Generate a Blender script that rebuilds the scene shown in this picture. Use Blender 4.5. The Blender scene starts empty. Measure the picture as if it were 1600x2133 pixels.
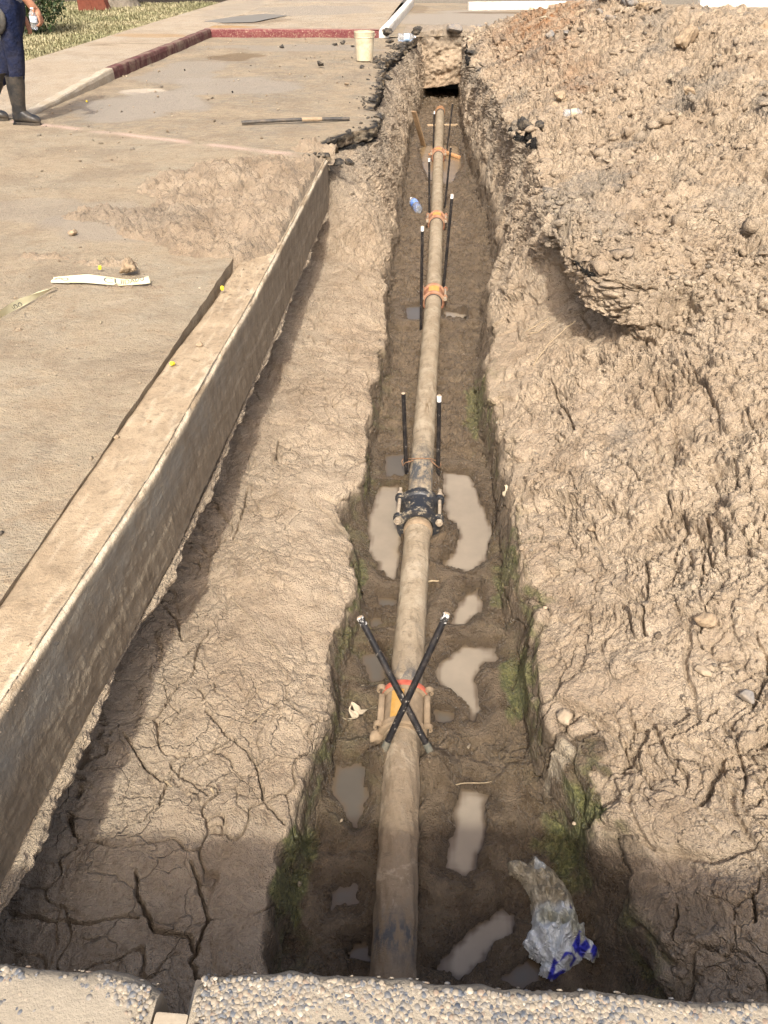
import bpy, bmesh, math, random
import numpy as np
from mathutils import Vector, Matrix
R = math.radians
rng = np.random.RandomState(7)
random.seed(7)
scene = bpy.context.scene
COL = scene.collection

# ------------------------------------------------------------------ camera, sky, sun, exposure
cam_d = bpy.data.cameras.new('camera'); cam = bpy.data.objects.new('camera', cam_d); COL.objects.link(cam)
scene.camera = cam
PITCH, YAW, CAMH, FPX = 37.0, 4.15, 1.5, 1603.0
cam.location = (0, 0, CAMH)
cam.rotation_euler = (R(90-PITCH), 0, R(YAW))
cam_d.sensor_fit = 'VERTICAL'; cam_d.sensor_height = 24.0; cam_d.lens = 24.0*FPX/2133.0
cam_d.clip_start = 0.05; cam_d.clip_end = 500

SUN = Vector((0.0, -0.655, 0.756)).normalized()
w = bpy.data.worlds.new('World'); scene.world = w; w.use_nodes = True
wn = w.node_tree.nodes; wn.clear()
sky = wn.new('ShaderNodeTexSky'); sky.sky_type = 'NISHITA'; sky.sun_disc = False
sky.sun_elevation = math.asin(SUN.z); sky.sun_rotation = math.atan2(SUN.x, SUN.y)
sky.air_density = 0.8; sky.dust_density = 8.0; sky.ozone_density = 0.3
bg = wn.new('ShaderNodeBackground'); bg.inputs['Strength'].default_value = 0.15
wo = wn.new('ShaderNodeOutputWorld')
w.node_tree.links.new(sky.outputs[0], bg.inputs[0]); w.node_tree.links.new(bg.outputs[0], wo.inputs[0])
sl = bpy.data.lights.new('sun', 'SUN'); sl.energy = 2.3; sl.angle = R(2.0); sl.color = (1.0, 0.98, 0.91)
so = bpy.data.objects.new('sun', sl); COL.objects.link(so)
so.rotation_euler = SUN.to_track_quat('Z', 'Y').to_euler(); so.location = (0, -3, 8)
scene.view_settings.view_transform = 'Standard'; scene.view_settings.look = 'None'
scene.view_settings.exposure = 0.82; scene.view_settings.gamma = 1.0
scene.cycles.max_bounces = 10; scene.cycles.diffuse_bounces = 8; scene.cycles.use_denoising = True; scene.cycles.denoising_prefilter = 'NONE'; scene.cycles.denoising_quality = 'HIGH'

# ------------------------------------------------------------------ pixel -> world (1600x2133 frame of the photograph)
_f = np.array([-math.sin(R(YAW))*math.cos(R(PITCH)), math.cos(R(YAW))*math.cos(R(PITCH)), -math.sin(R(PITCH))])
_r = np.array([math.cos(R(YAW)), math.sin(R(YAW)), 0])
_u = np.array([-math.sin(R(YAW))*math.sin(R(PITCH)), math.cos(R(YAW))*math.sin(R(PITCH)), math.cos(R(PITCH))])
def at(u, v, z):
    d = _r*((u-800)/FPX) + _u*(-(v-1066.5)/FPX) + _f
    t = (z-CAMH)/d[2]
    return (d[0]*t, d[1]*t)

# ------------------------------------------------------------------ noise (numpy)
_perm = np.random.RandomState(3).permutation(65536).astype(np.int64)
def _h(ix, iy, seed):
    a = _perm[(ix + seed*7919) & 65535]
    return _perm[(a + iy*3) & 65535]
def perlin(x, y, seed=0):
    x = np.asarray(x, np.float32); y = np.asarray(y, np.float32)
    xi = np.floor(x).astype(np.int64); yi = np.floor(y).astype(np.int64)
    xf = x-xi; yf = y-yi
    u = xf*xf*xf*(xf*(xf*6-15)+10); v = yf*yf*yf*(yf*(yf*6-15)+10)
    def g(dx, dy):
        a = _h(xi+dx, yi+dy, seed).astype(np.float32)*np.float32(2*math.pi/65536)
        return np.cos(a)*(xf-dx)+np.sin(a)*(yf-dy)
    n0 = g(0, 0)*(1-u)+g(1, 0)*u
    n1 = g(0, 1)*(1-u)+g(1, 1)*u
    return (n0*(1-v)+n1*v)*1.4
def fbm(x, y, oct=4, seed=0, gain=.5):
    s = 0; a = 1.0
    for o in range(oct):
        s = s + a*perlin(x*2**o, y*2**o, seed+o); a *= gain
    return s
def worley(x, y, seed=0, two=False):
    x = np.asarray(x, np.float32); y = np.asarray(y, np.float32)
    xi = np.floor(x).astype(np.int64); yi = np.floor(y).astype(np.int64)
    f1 = np.full(x.shape, 9, np.float32); f2 = f1.copy()
    for dx in (-1, 0, 1):
        for dy in (-1, 0, 1):
            h = _h(xi+dx, yi+dy, seed)
            px = (xi+dx)+(h & 255).astype(np.float32)/256-x
            py = (yi+dy)+(h >> 8).astype(np.float32)/256-y
            d = px*px+py*py
            if two: f2 = np.minimum(f2, np.maximum(f1, d))
            f1 = np.minimum(f1, d)
    return (np.sqrt(f1), np.sqrt(f2)) if two else np.sqrt(f1)
def worley_id(x, y, seed=0):
    x = np.asarray(x, np.float32); y = np.asarray(y, np.float32)
    xi = np.floor(x).astype(np.int64); yi = np.floor(y).astype(np.int64)
    f1 = np.full(x.shape, 9, np.float32); f2 = f1.copy(); idv = np.zeros(x.shape, np.float32)
    for dx in (-1, 0, 1):
        for dy in (-1, 0, 1):
            h = _h(xi+dx, yi+dy, seed)
            d = ((xi+dx)+(h & 255).astype(np.float32)/256-x)**2+((yi+dy)+(h >> 8).astype(np.float32)/256-y)**2
            f2 = np.minimum(f2, np.maximum(f1, d)); m = d < f1; f1 = np.where(m, d, f1)
            idv = np.where(m, ((h*7919) & 1023).astype(np.float32)/1023, idv)
    return np.sqrt(f1), np.sqrt(f2), idv
def ss(a, b, x):
    t = np.clip((x-a)/(b-a), 0, 1); return t*t*(3-2*t)
def seg_dist(px, py, poly):
    d = np.full(px.shape, 1e9, np.float32)
    for (x0, y0), (x1, y1) in zip(poly[:-1], poly[1:]):
        dx, dy = x1-x0, y1-y0; L = dx*dx+dy*dy+1e-12
        t = np.clip(((px-x0)*dx+(py-y0)*dy)/L, 0, 1)
        d = np.minimum(d, (px-x0-t*dx)**2+(py-y0-t*dy)**2)
    return np.sqrt(d)
def inside(px, py, poly):
    c = np.zeros(px.shape, bool); n = len(poly)
    for i in range(n):
        x0, y0 = poly[i]; x1, y1 = poly[(i+1) % n]
        if y0 == y1: continue
        m = ((y0 > py) != (y1 > py)) & (px < (x1-x0)*(py-y0)/(y1-y0)+x0)
        c ^= m
    return c
def sdf(px, py, poly):
    d = seg_dist(px, py, list(poly)+[poly[0]])
    return np.where(inside(px, py, poly), -d, d)

# ------------------------------------------------------------------ mesh helpers
def mesh_np(name, V, Fq, mat=None, parent=None, smooth=True, attrs=None, loc=None):
    """V: (n,3) array, Fq: (m,4) or (m,3) array or a list of index tuples"""
    me = bpy.data.meshes.new(name)
    V = np.asarray(V, np.float32).reshape(-1, 3)
    if isinstance(Fq, np.ndarray) and Fq.ndim == 2:
        k = Fq.shape[1]
        me.vertices.add(len(V)); me.vertices.foreach_set('co', V.ravel())
        me.loops.add(Fq.size); me.loops.foreach_set('vertex_index', Fq.astype(np.int32).ravel())
        me.polygons.add(len(Fq)); me.polygons.foreach_set('loop_start', np.arange(0, Fq.size, k, dtype=np.int32))
        me.update(calc_edges=True)
    else:
        me.from_pydata([tuple(map(float, v)) for v in V], [], [tuple(int(i) for i in f) for f in Fq]); me.update()
    if smooth: me.polygons.foreach_set('use_smooth', np.ones(len(me.polygons), bool))
    if attrs:
        for k, a in attrs.items():
            at_ = me.attributes.new(k, 'FLOAT', 'POINT'); at_.data.foreach_set('value', np.asarray(a, np.float32).ravel())
    if mat: me.materials.append(mat)
    o = bpy.data.objects.new(name, me); COL.objects.link(o)
    if parent is not None: o.parent = parent
    if loc is not None: o.location = loc
    return o
def quads(nr, nc, wrap=False):
    i = np.arange(nr-1)[:, None]; j = np.arange(nc if wrap else nc-1)[None, :]
    a = i*nc+j; b = i*nc+(j+1) % nc
    return np.stack([a, b, b+nc, a+nc], -1).reshape(-1, 4)
class MB:
    """collects pieces into one mesh"""
    def __init__(s): s.V = []; s.F = []; s.A = {}
    def add(s, V, F, **attrs):
        o = len(s.V); s.V += [tuple(v) for v in V]; s.F += [tuple(int(i)+o for i in f) for f in F]
        for k, a in attrs.items():
            L = s.A.setdefault(k, [0.0]*o); L += [0.0]*(o-len(L))
            L += list(a) if hasattr(a, '__len__') else [a]*len(V)
        return s
    def box(s, c, d, rot=None, bev=0.0):
        bm = bmesh.new(); bmesh.ops.create_cube(bm, size=1)
        for v in bm.verts: v.co = Vector((v.co.x*d[0], v.co.y*d[1], v.co.z*d[2]))
        if bev: bmesh.ops.bevel(bm, geom=bm.edges[:], offset=bev, segments=2, affect='EDGES', profile=.6)
        M = (rot.to_matrix() if rot is not None and hasattr(rot, 'to_matrix') else rot) or Matrix.Identity(3)
        bm.verts.index_update()
        s.add([M @ v.co+Vector(c) for v in bm.verts], [[v.index for v in f.verts] for f in bm.faces]); bm.free(); return s
    def tube(s, pts, r, n=12, cap=True, **kw):
        pts = [Vector(p) for p in pts]; k = len(pts)
        rr = r if hasattr(r, '__len__') else [r]*k
        V = []; up = Vector((0.31, 0.2, 0.93))
        for i, p in enumerate(pts):
            t = (pts[min(i+1, k-1)]-pts[max(i-1, 0)]).normalized()
            if abs(t.dot(up)) > .97: up = Vector((1, 0.1, 0))
            a = t.cross(up).normalized(); b = t.cross(a).normalized()
            V += [p+(a*math.cos(q)+b*math.sin(q))*rr[i] for q in [2*math.pi*j/n for j in range(n)]]
        F = [(i*n+j, i*n+(j+1) % n, (i+1)*n+(j+1) % n, (i+1)*n+j) for i in range(k-1) for j in range(n)]
        if cap: F += [tuple(range(n-1, -1, -1)), tuple((k-1)*n+j for j in range(n))]
        return s.add(V, F, **kw)
    def lathe(s, prof, n=32, axis='Z', c=(0, 0, 0), a0=0, a1=2*math.pi, **kw):
        """prof: (radius, height) pairs"""
        full = abs(a1-a0-2*math.pi) < 1e-4; m = n if full else n+1
        V = []
        for (r, h) in prof:
            for j in range(m):
                q = a0+(a1-a0)*j/n
                p = (r*math.cos(q), r*math.sin(q), h)
                if axis == 'Y': p = (p[0], p[2], p[1])
                if axis == 'X': p = (p[2], p[0], p[1])
                V.append((p[0]+c[0], p[1]+c[1], p[2]+c[2]))
        F = []
        for i in range(len(prof)-1):
            for j in range(n if full else n):
                j2 = (j+1) % m
                F.append((i*m+j, i*m+j2, (i+1)*m+j2, (i+1)*m+j))
        return s.add(V, F, **kw)
    def build(s, name, mat, parent=None, smooth=True, loc=None, rot=None):
        n = len(s.V)
        for k in s.A: s.A[k] += [0.0]*(n-len(s.A[k]))
        o = mesh_np(name, np.array(s.V), s.F, mat, parent, smooth, s.A or None, loc)
        if smooth == 'auto':
            bm = bmesh.new(); bm.from_mesh(o.data)
            for e in bm.edges:
                if len(e.link_faces) == 2 and e.calc_face_angle(0) > .6: e.smooth = False
            bm.to_mesh(o.data); bm.free()
        if rot is not None: o.rotation_euler = rot
        return o
def tag(o, label=None, cat=None, group=None, kind=None):
    if label: o['label'] = label
    if cat: o['category'] = cat
    if group: o['group'] = group
    if kind: o['kind'] = kind
    return o
def thing(name, label, cat, loc=(0, 0, 0), rot=(0, 0, 0), group=None):
    o = bpy.data.objects.new(name, None); COL.objects.link(o); o.empty_display_size = .1
    o.location = loc; o.rotation_euler = rot
    return tag(o, label, cat, group)

# ------------------------------------------------------------------ material helpers
class NT:
    def __init__(s, name, rough=.9, spec=.3):
        s.m = bpy.data.materials.new(name); s.m.use_nodes = True; s.t = s.m.node_tree; s.t.nodes.clear()
        s.o = s.n('ShaderNodeOutputMaterial'); s.b = s.n('ShaderNodeBsdfPrincipled')
        s.b.inputs['Roughness'].default_value = rough; s.b.inputs['Specular IOR Level'].default_value = spec
        s.l(s.b.outputs[0], s.o.inputs['Surface'])
        s.tc = s.n('ShaderNodeTexCoord').outputs['Object']
    def n(s, t, **k):
        x = s.t.nodes.new(t)
        for a, v in k.items(): setattr(x, a, v)
        return x
    def l(s, a, b): s.t.links.new(a, b)
    def put(s, inp, v):
        if hasattr(v, 'is_linked') or isinstance(v, bpy.types.NodeSocket): s.l(v, inp)
        else: inp.default_value = v
    def scale(s, v, sc):
        m = s.n('ShaderNodeMapping'); s.l(v, m.inputs['Vector']); m.inputs['Scale'].default_value = sc; return m.outputs[0]
    def noise(s, sc, det=3, ro=.6, vec=None, dist=0, col=False):
        x = s.n('ShaderNodeTexNoise'); s.l(vec or s.tc, x.inputs['Vector'])
        x.inputs['Scale'].default_value = sc; x.inputs['Detail'].default_value = det; x.inputs['Roughness'].default_value = ro
        x.inputs['Distortion'].default_value = dist
        return x.outputs['Color' if col else 'Fac']
    def vor(s, sc, feat='F1', vec=None, out='Distance'):
        x = s.n('ShaderNodeTexVoronoi', feature=feat); s.l(vec or s.tc, x.inputs['Vector']); x.inputs['Scale'].default_value = sc
        return x.outputs[out]
    def ramp(s, f, st):
        x = s.n('ShaderNodeValToRGB'); s.put(x.inputs[0], f); e = x.color_ramp.elements
        while len(e) < len(st): e.new(.5)
        for q, (p, c) in zip(e, st):
            q.position = p; q.color = (*c, 1) if hasattr(c, '__len__') else (c, c, c, 1)
        return x.outputs[0]
    def mix(s, f, a, b, mode='MIX'):
        x = s.n('ShaderNodeMix', data_type='RGBA', blend_type=mode); s.put(x.inputs[0], f)
        for i, v in ((6, a), (7, b)): s.put(x.inputs[i], (*v, 1) if isinstance(v, tuple) and len(v) == 3 else v)
        return x.outputs[2]
    def math(s, op, a, b=0.0, clamp=False):
        x = s.n('ShaderNodeMath', operation=op, use_clamp=clamp); s.put(x.inputs[0], a); s.put(x.inputs[1], b); return x.outputs[0]
    def attr(s, name):
        return s.n('ShaderNodeAttribute', attribute_name=name).outputs['Fac']
    def sep(s, v=None):
        x = s.n('ShaderNodeSeparateXYZ'); s.l(v or s.tc, x.inputs[0]); return x.outputs
    def bump(s, h, st=.5, dist=.01, nrm=None):
        x = s.n('ShaderNodeBump'); s.put(x.inputs['Height'], h); x.inputs['Strength'].default_value = st; x.inputs['Distance'].default_value = dist
        if nrm: s.l(nrm, x.inputs['Normal'])
        s.l(x.outputs[0], s.b.inputs['Normal']); return x.outputs[0]
    def color(s, c): s.put(s.b.inputs['Base Color'], (*c, 1) if isinstance(c, tuple) else c); return s
    def rough(s, r): s.put(s.b.inputs['Roughness'], r); return s

DRY1, DRY2, DRY3 = (.49, .388, .278), (.385, .295, .206), (.245, .181, .122)
def soil_material(name, dustcol=None):
    N = NT(name, .93, .25)
    n1 = N.noise(3.0, 5, .65); n2 = N.noise(14, 4, .65); n3 = N.noise(70, 3, .7); n4 = N.noise(260, 2, .6)
    c = N.mix(N.ramp(n1, [(.35, 0), (.65, 1)]), DRY2, DRY1)
    nb = N.noise(1.1, 4, .6); c = N.mix(N.math('MULTIPLY', N.ramp(nb, [(.46, 0), (.62, 1)]), .5), c, (.56, .455, .335)); n7 = N.noise(6.5, 5, .7, None, .6); c = N.mix(N.math('MULTIPLY', N.ramp(n7, [(.50, 0), (.68, 1)]), .55), c, (.245, .178, .112))
    c = N.mix(N.math('MULTIPLY', N.ramp(n2, [(.50, 0), (.72, 1)]), .5), c, DRY3)
    c = N.mix(N.math('MULTIPLY', N.ramp(n3, [(.54, 0), (.72, 1)]), .5), c, (.56, .44, .29))
    c = N.mix(N.math('MULTIPLY', N.ramp(n3, [(.28, 1), (.42, 0)]), .55), c, (.20, .14, .085))
    c = N.mix(N.math('MULTIPLY', N.ramp(n4, [(.64, 0), (.76, 1)]), .3), c, (.22, .16, .10))
    g = N.math('MULTIPLY', N.attr('gray'), N.ramp(n2, [(.3, .5), (.6, 1)]))
    c = N.mix(g, c, N.mix(N.ramp(n3, [(.4, 0), (.65, 1)]), (.19, .165, .135), (.36, .31, .24)))
    c = N.mix(N.math('MULTIPLY', N.attr('rust'), N.ramp(N.noise(5, 3), [(.38, .25), (.6, 1)])), c, N.mix(n3, (.22, .10, .04), (.40, .21, .10)))
    w = N.attr('wet')
    wetc = N.mix(N.ramp(n2, [(.35, 0), (.68, 1)]), (.086, .060, .036), (.178, .128, .079))
    wetc = N.mix(N.ramp(n1, [(.45, 0), (.6, .6)]), wetc, (.138, .101, .063))
    wetc = N.mix(N.ramp(n3, [(.60, 0), (.74, .4)]), wetc, (.26, .20, .135))
    wetc = N.mix(N.math('MULTIPLY', N.ramp(n7, [(.52, 0), (.66, 1)]), .55), wetc, (.225, .166, .106))
    c = N.mix(w, c, wetc)
    c = N.mix(N.math('MULTIPLY', N.attr('soak'), .6), c, (.060, .042, .026))
    ms = N.attr('moss')
    mossc = N.mix(N.ramp(n3, [(.4, 0), (.62, 1)]), (.070, .076, .026), (.215, .205, .080))
    mossc = N.mix(N.ramp(N.noise(95, 2), [(.66, 0), (.72, .8)]), mossc, (.34, .36, .28))
    c = N.mix(N.math('MULTIPLY', ms, N.ramp(n2, [(.34, .25), (.52, 1)])), c, mossc)
    c = N.mix(N.attr('pale'), c, (.60, .50, .36))
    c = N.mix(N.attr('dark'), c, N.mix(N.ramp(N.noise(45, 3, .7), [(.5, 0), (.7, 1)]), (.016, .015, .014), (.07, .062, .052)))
    N.color(c)
    N.rough(N.mix(N.math('MAXIMUM', w, N.attr('soak')), (.95, .95, .95), N.mix(N.attr('soak'), N.ramp(n2, [(.38, .16), (.6, .5)]), (.16, .16, .16))))
    wv = N.mix(.10, N.tc, N.noise(9, 3, .6, col=True))
    cr = N.ramp(N.vor(7.5, 'DISTANCE_TO_EDGE', wv), [(0.0, 0), (.022, 1)]); cr2 = N.ramp(N.vor(19, 'DISTANCE_TO_EDGE', N.mix(.07, N.tc, N.noise(20, 3, .6, col=True))), [(0.0, 0), (.04, 1)])
    dry = N.math('SUBTRACT', 1.0, w)
    N.put(N.b.inputs['Specular IOR Level'], N.math('ADD', .22, N.math('MULTIPLY', w, .4)))
    h = N.math('ADD', N.math('MULTIPLY', n3, .9), N.math('MULTIPLY', N.noise(140, 3, .75), .55))
    h = N.math('ADD', h, N.math('MULTIPLY', N.noise(28, 5, .75), 1.3))
    h = N.math('ADD', h, N.math('MULTIPLY', N.math('MULTIPLY', cr, N.ramp(N.noise(2.2, 2), [(.46, 0), (.56, 1)])), N.math('MULTIPLY', dry, .7)))
    h = N.math('ADD', h, N.math('MULTIPLY', N.math('MULTIPLY', cr2, N.ramp(N.noise(3.1, 2), [(.5, 0), (.6, 1)])), N.math('MULTIPLY', dry, .3)))
    N.bump(h, 1.0, .016)
    return N.m
M_SOIL = soil_material('soil')

def flat_concrete(name, a, b, dustc=(.44, .335, .21)):
    N = NT(name, .9, .25)
    n1 = N.noise(1.3, 6, .68); n2 = N.noise(9, 5, .7, N.scale(N.tc, (1, 1.8, 1))); n3 = N.noise(120, 3, .7); n4 = N.noise(45, 3, .6)
    c = N.mix(N.ramp(n3, [(.35, 0), (.7, 1)]), a, b)
    d = N.math('ADD', N.ramp(n1, [(.32, 0), (.58, .75)]), N.ramp(n2, [(.42, 0), (.66, .5)]), True)
    c = N.mix(N.math('MULTIPLY', d, N.math('SUBTRACT', 1.0, N.attr('bare'))), c, N.mix(N.ramp(n2, [(.35, 0), (.65, 1)]), (.31, .235, .155), dustc))
    c = N.mix(N.ramp(n4, [(.58, 0), (.72, .7)]), c, (.235, .165, .10))
    n5 = N.noise(4.5, 6, .75, N.scale(N.tc, (1, 1.5, 1)), .4); c = N.mix(N.ramp(n5, [(.50, 0), (.66, .6)]), c, (.255, .18, .11)); c = N.mix(N.ramp(n5, [(.28, .5), (.42, 0)]), c, (.45, .37, .27))
    n6 = N.noise(2.1, 5, .65, None, .5); c = N.mix(N.math('MULTIPLY', N.ramp(n6, [(.48, 0), (.62, 1)]), .6), c, (.215, .168, .115)); n8 = N.noise(24, 5, .75); c = N.mix(N.math('MULTIPLY', N.ramp(n8, [(.52, 0), (.68, 1)]), .55), c, (.20, .15, .10)); c = N.mix(N.math('MULTIPLY', N.ramp(n8, [(.30, 1), (.44, 0)]), .4), c, (.43, .365, .27))
    c = N.mix(N.ramp(N.noise(210, 2, .5), [(.66, 0), (.72, .7)]), c, (.16, .12, .085))
    c = N.mix(N.attr('pale'), c, (.62, .53, .42))
    c = N.mix(N.attr('pink'), c, (.50, .36, .29))
    c = N.mix(N.attr('gray'), c, N.mix(n3, (.24, .21, .17), (.33, .28, .22)))
    c = N.mix(N.attr('rust'), c, (.33, .20, .085))
    c = N.mix(N.attr('stain'), c, (.13, .085, .045))
    c = N.mix(N.attr('dark'), c, N.mix(N.ramp(N.noise(45, 3, .7), [(.5, 0), (.7, 1)]), (.016, .015, .014), (.06, .055, .048)))
    N.color(c)
    h = N.math('ADD', n3, N.math('MULTIPLY', n4, .8)); h = N.math('ADD', h, N.math('MULTIPLY', n8, 2.0))
    N.bump(h, .9, .010)
    return N.m
M_SLAB = flat_concrete('dusty_concrete', (.27, .236, .176), (.35, .306, .226), (.345, .283, .193))
M_LOT = flat_concrete('dusty_asphalt', (.155, .145, .122), (.235, .212, .170), (.34, .278, .187))
M_WALK = flat_concrete('walk_concrete', (.31, .27, .21), (.39, .338, .262), (.35, .285, .2))
def simple(name, col, rough=.7, spec=.3, var=.25, sc=30, dirt=None, damt=.5, dsc=8, bump=.2, bdist=.003, metal=0):
    N = NT(name, rough, spec)
    n = N.noise(sc, 4, .65)
    dk = tuple(x*(1-var) for x in col); lt = tuple(min(1, x*(1+var)) for x in col)
    c = N.mix(N.ramp(n, [(.3, 0), (.7, 1)]), dk, lt)
    if dirt:
        c = N.mix(N.math('MULTIPLY', N.ramp(N.noise(dsc, 5, .7), [(.42, 0), (.66, 1)]), damt), c, dirt)
    N.color(c); N.b.inputs['Metallic'].default_value = metal
    if bump: N.bump(n, bump, bdist)
    return N.m
M_ASPH = simple('broken_asphalt', (.030, .028, .026), .8, .4, .6, 60, (.22, .17, .11), .55, 14, .9, .01)
M_ROCKT = simple('tan_clod', (.33, .25, .165), .95, .2, .3, 40, (.25, .17, .10), .6, 9, .8, .012)
M_ROCKG = simple('gray_rock', (.17, .16, .15), .85, .3, .35, 50, (.36, .27, .17), .6, 7, .6, .008)
M_ROCKW = simple('pale_stone', (.38, .30, .21), .85, .3, .2, 50, (.36, .26, .15), .5, 9, .4, .006)
M_STRAW = simple('dry_straw', (.33, .255, .16), .8, .3, .25, 60)
M_WOOD = simple('weathered_wood', (.26, .17, .095), .85, .3, .35, 25, (.38, .28, .17), .5, 6, .4, .004)

# ================================================================== TERRAIN: trench, banks, spoil heap (one lofted sheet)
def rows_y():
    y = .12; out = []
    while y < 17.7:
        out.append(y); D2 = y*y+2.2*2.2
        y += min(.0055 if 3.3 < y < 5.2 else .0085 if y < 9 else .014, max(.0034, 1.95*D2/(1603*2.2)))
    return np.array(out)
YR = rows_y(); NR = len(YR)
def ft(ys, vs): return np.interp(YR, ys, vs)
wob = lambda sc, sd, amp: fbm(YR*sc, np.full(NR, sd*3.7), 4, sd)*amp
XE = ft([6.4, 6.9, 7.3, 7.66, 8.2, 8.6, 9.1, 9.6, 10.2, 11.3, 12.7, 14.0, 14.5, 16.3, 18], [-1.0, -1.0, -1.1, -1.0, -.72, -.66, -.76, -.86, -.78, -.86, -.92, -.78, -.80, -.55, -.55]) + wob(4, 11, .05)
far = ss(6.35, 7.25, YR)
lerp = lambda a, b, t: a*(1-t)+b*t
xT = ft([.1, .95, 1.1, 1.36, 1.93, 2.2, 2.8, 3.03, 3.5, 4.24, 5.03, 5.84, 6.6, 7.4, 8.8, 10, 12.5, 14, 16.5, 18], [-.41, -.41, -.43, -.405, -.34, -.326, -.338, -.42, -.333, -.367, -.348, -.42, -.47, -.50, -.52, -.54, -.56, -.55, -.46, -.46]) + wob(2.5, 5, .035)
xB = ft([.1, 1.1, 1.36, 1.9, 2.2, 2.8, 3.03, 3.5, 4.2, 5, 5.8, 7, 8.8, 12.5, 16.5, 18], [-.34, -.36, -.34, -.28, -.26, -.27, -.33, -.27, -.29, -.30, -.36, -.42, -.45, -.51, -.42, -.42]) + wob(3, 6, .02)
xR = ft([.1, 1.0, 1.49, 1.78, 2.25, 2.77, 3.3, 4.2, 5.1, 5.8, 7, 8.56, 10, 12.5, 14, 16.5, 18], [.58, .56, .53, .43, .385, .38, .37, .31, .29, .34, .48, .52, .40, .277, .235, .22, .22]) + wob(3, 7, .02)
xS = ft([.1, 1.18, 1.28, 1.54, 1.76, 1.98, 2.38, 2.93, 3.4, 3.72, 4.4, 5.4, 6.2, 7, 8.56, 10, 12.5, 14, 16.5, 18], [.70, .66, .60, .585, .45, .43, .485, .42, .40, .31, .36, .36, .47, .56, .60, .48, .31, .26, .24, .24]) + wob(2.5, 8, .035)
xT = xT+wob(5, 15, .018)*(YR < 6.6); xS = xS+wob(5, 16, .03)*(YR < 6.2)
xB = np.where(YR < 6.4, xT+.028, xB)
xS = np.maximum(xS, xR+.025); xR = np.where(YR < 6, np.maximum(xR, xS-.10), xR); xT = np.minimum(xT, xB-.02)
P = np.zeros((NR, 14, 2))
def setp(k, x, z): P[:, k, 0] = x; P[:, k, 1] = z
setp(0, lerp(-1.5, XE-.5, far), lerp(-.62, -.13, far))
setp(1, lerp(-1.05, XE, far), lerp(-.70, -.12, far))
setp(2, lerp(-.74, lerp(XE, xT, .62), far), lerp(-.72, -.36, far))
setp(3, xT-.012*(1-far), lerp(-.80, -.74, far))
setp(4, xB, -1.02)
setp(5, xR, -1.02)
setp(6, xS, ft([0, 1, 1.6, 3, 4, 5, 6, 7, 18], [-.82, -.80, -.75, -.72, -.70, -.70, -.68, -.62, -.62]))
setp(7, ft([0, 1, 1.6, 2.4, 3, 4.0, 4.35, 4.9, 5.3, 5.8, 7, 8.5, 10, 12.5, 14, 16.5, 18], [.95, .95, .88, .84, .78, .80, .96, .92, .66, .60, .64, .64, .54, .32, .28, .27, .27]) + wob(2.2, 13, .03),
     ft([0, 1, 1.6, 2.4, 3, 4.0, 4.35, 4.9, 5.4, 7, 18], [-.70, -.66, -.62, -.55, -.50, -.47, -.44, -.40, -.30, -.30, -.30]))
setp(8, ft([0, 1, 2, 3, 4.05, 4.3, 4.55, 4.8, 5.2, 6.2, 7.4, 8.1, 8.8, 9.7, 11.5, 13.3, 16, 18], [1.25, 1.22, 1.18, 1.15, 1.24, 1.22, .86, .77, .71, .72, .80, .62, .60, .58, .46, .30, .29, .29]) + wob(4, 14, .035),
     ft([0, 1, 2, 3, 4.02, 4.22, 4.5, 5, 18], [-.60, -.56, -.46, -.37, -.27, -.04, .0, .0, -.02]))
setp(9, ft([0, 1, 2, 3, 4.0, 4.4, 4.8, 5.2, 6.2, 7.4, 8.1, 9.7, 11.5, 13.3, 16, 18], [1.6, 1.55, 1.5, 1.5, 1.5, 1.42, 1.1, .90, .90, .97, .78, .74, .60, .42, .40, .40]),
     ft([0, 1, 2, 3, 4.02, 4.3, 5, 8, 18], [-.50, -.45, -.33, -.23, -.10, .04, .06, .05, .03]))
setp(10, ft([0, 1, 4, 6, 8, 10, 12, 14, 16, 18], [2.1, 2.1, 2.1, 1.8, 1.65, 1.4, 1.02, .78, .66, .7]),
     ft([0, 1, 4, 6, 8, 10, 12, 14, 16, 17.6, 18], [-.34, -.28, .12, .26, .33, .36, .38, .30, .13, .0, -.02]))
setp(11, ft([0, 1, 4, 6, 8, 10, 12, 13.3, 14.5, 15.8, 17, 18], [3.0, 3.0, 3.0, 2.9, 2.8, 2.6, 1.85, 1.32, 1.15, 1.0, .95, .95]),
     ft([0, 1, 4, 6, 8, 10, 11.5, 12, 13.3, 14.5, 15.8, 17, 17.6], [-.1, 0, .38, .58, .70, .80, .82, .80, .62, .46, .28, .06, -.04]))
setp(12, ft([0, 6, 10, 12, 13.3, 15, 17, 18], [3.9, 3.9, 3.7, 3.1, 2.6, 2.0, 1.5, 1.5]), ft([0, 4, 8, 10, 11.2, 12, 13.3, 15, 17, 18], [0.1, .45, .74, .80, .74, .66, .40, .20, 0, -.05]))
setp(13, np.full(NR, 7.0), np.full(NR, -.10))
SEGN = [24, 120, 120, 56, 250, 60, 150, 120, 60, 130, 140, 50, 30]
seg = np.concatenate([np.full(n, k) for k, n in enumerate(SEGN)]+[[12]])
tt = np.concatenate([np.arange(n)/n for n in SEGN]+[[1.0]])
NC = len(seg)
X = (P[:, seg, 0]*(1-tt)+P[:, seg+1, 0]*tt).astype(np.float32)
Z = (P[:, seg, 1]*(1-tt)+P[:, seg+1, 1]*tt).astype(np.float32)
for _ in range(14):
    X[:, 1:-1] = .25*X[:, :-2]+.5*X[:, 1:-1]+.25*X[:, 2:]; Z[:, 1:-1] = .25*Z[:, :-2]+.5*Z[:, 1:-1]+.25*Z[:, 2:]
Y = np.repeat(YR[:, None], NC, 1).astype(np.float32)
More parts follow.
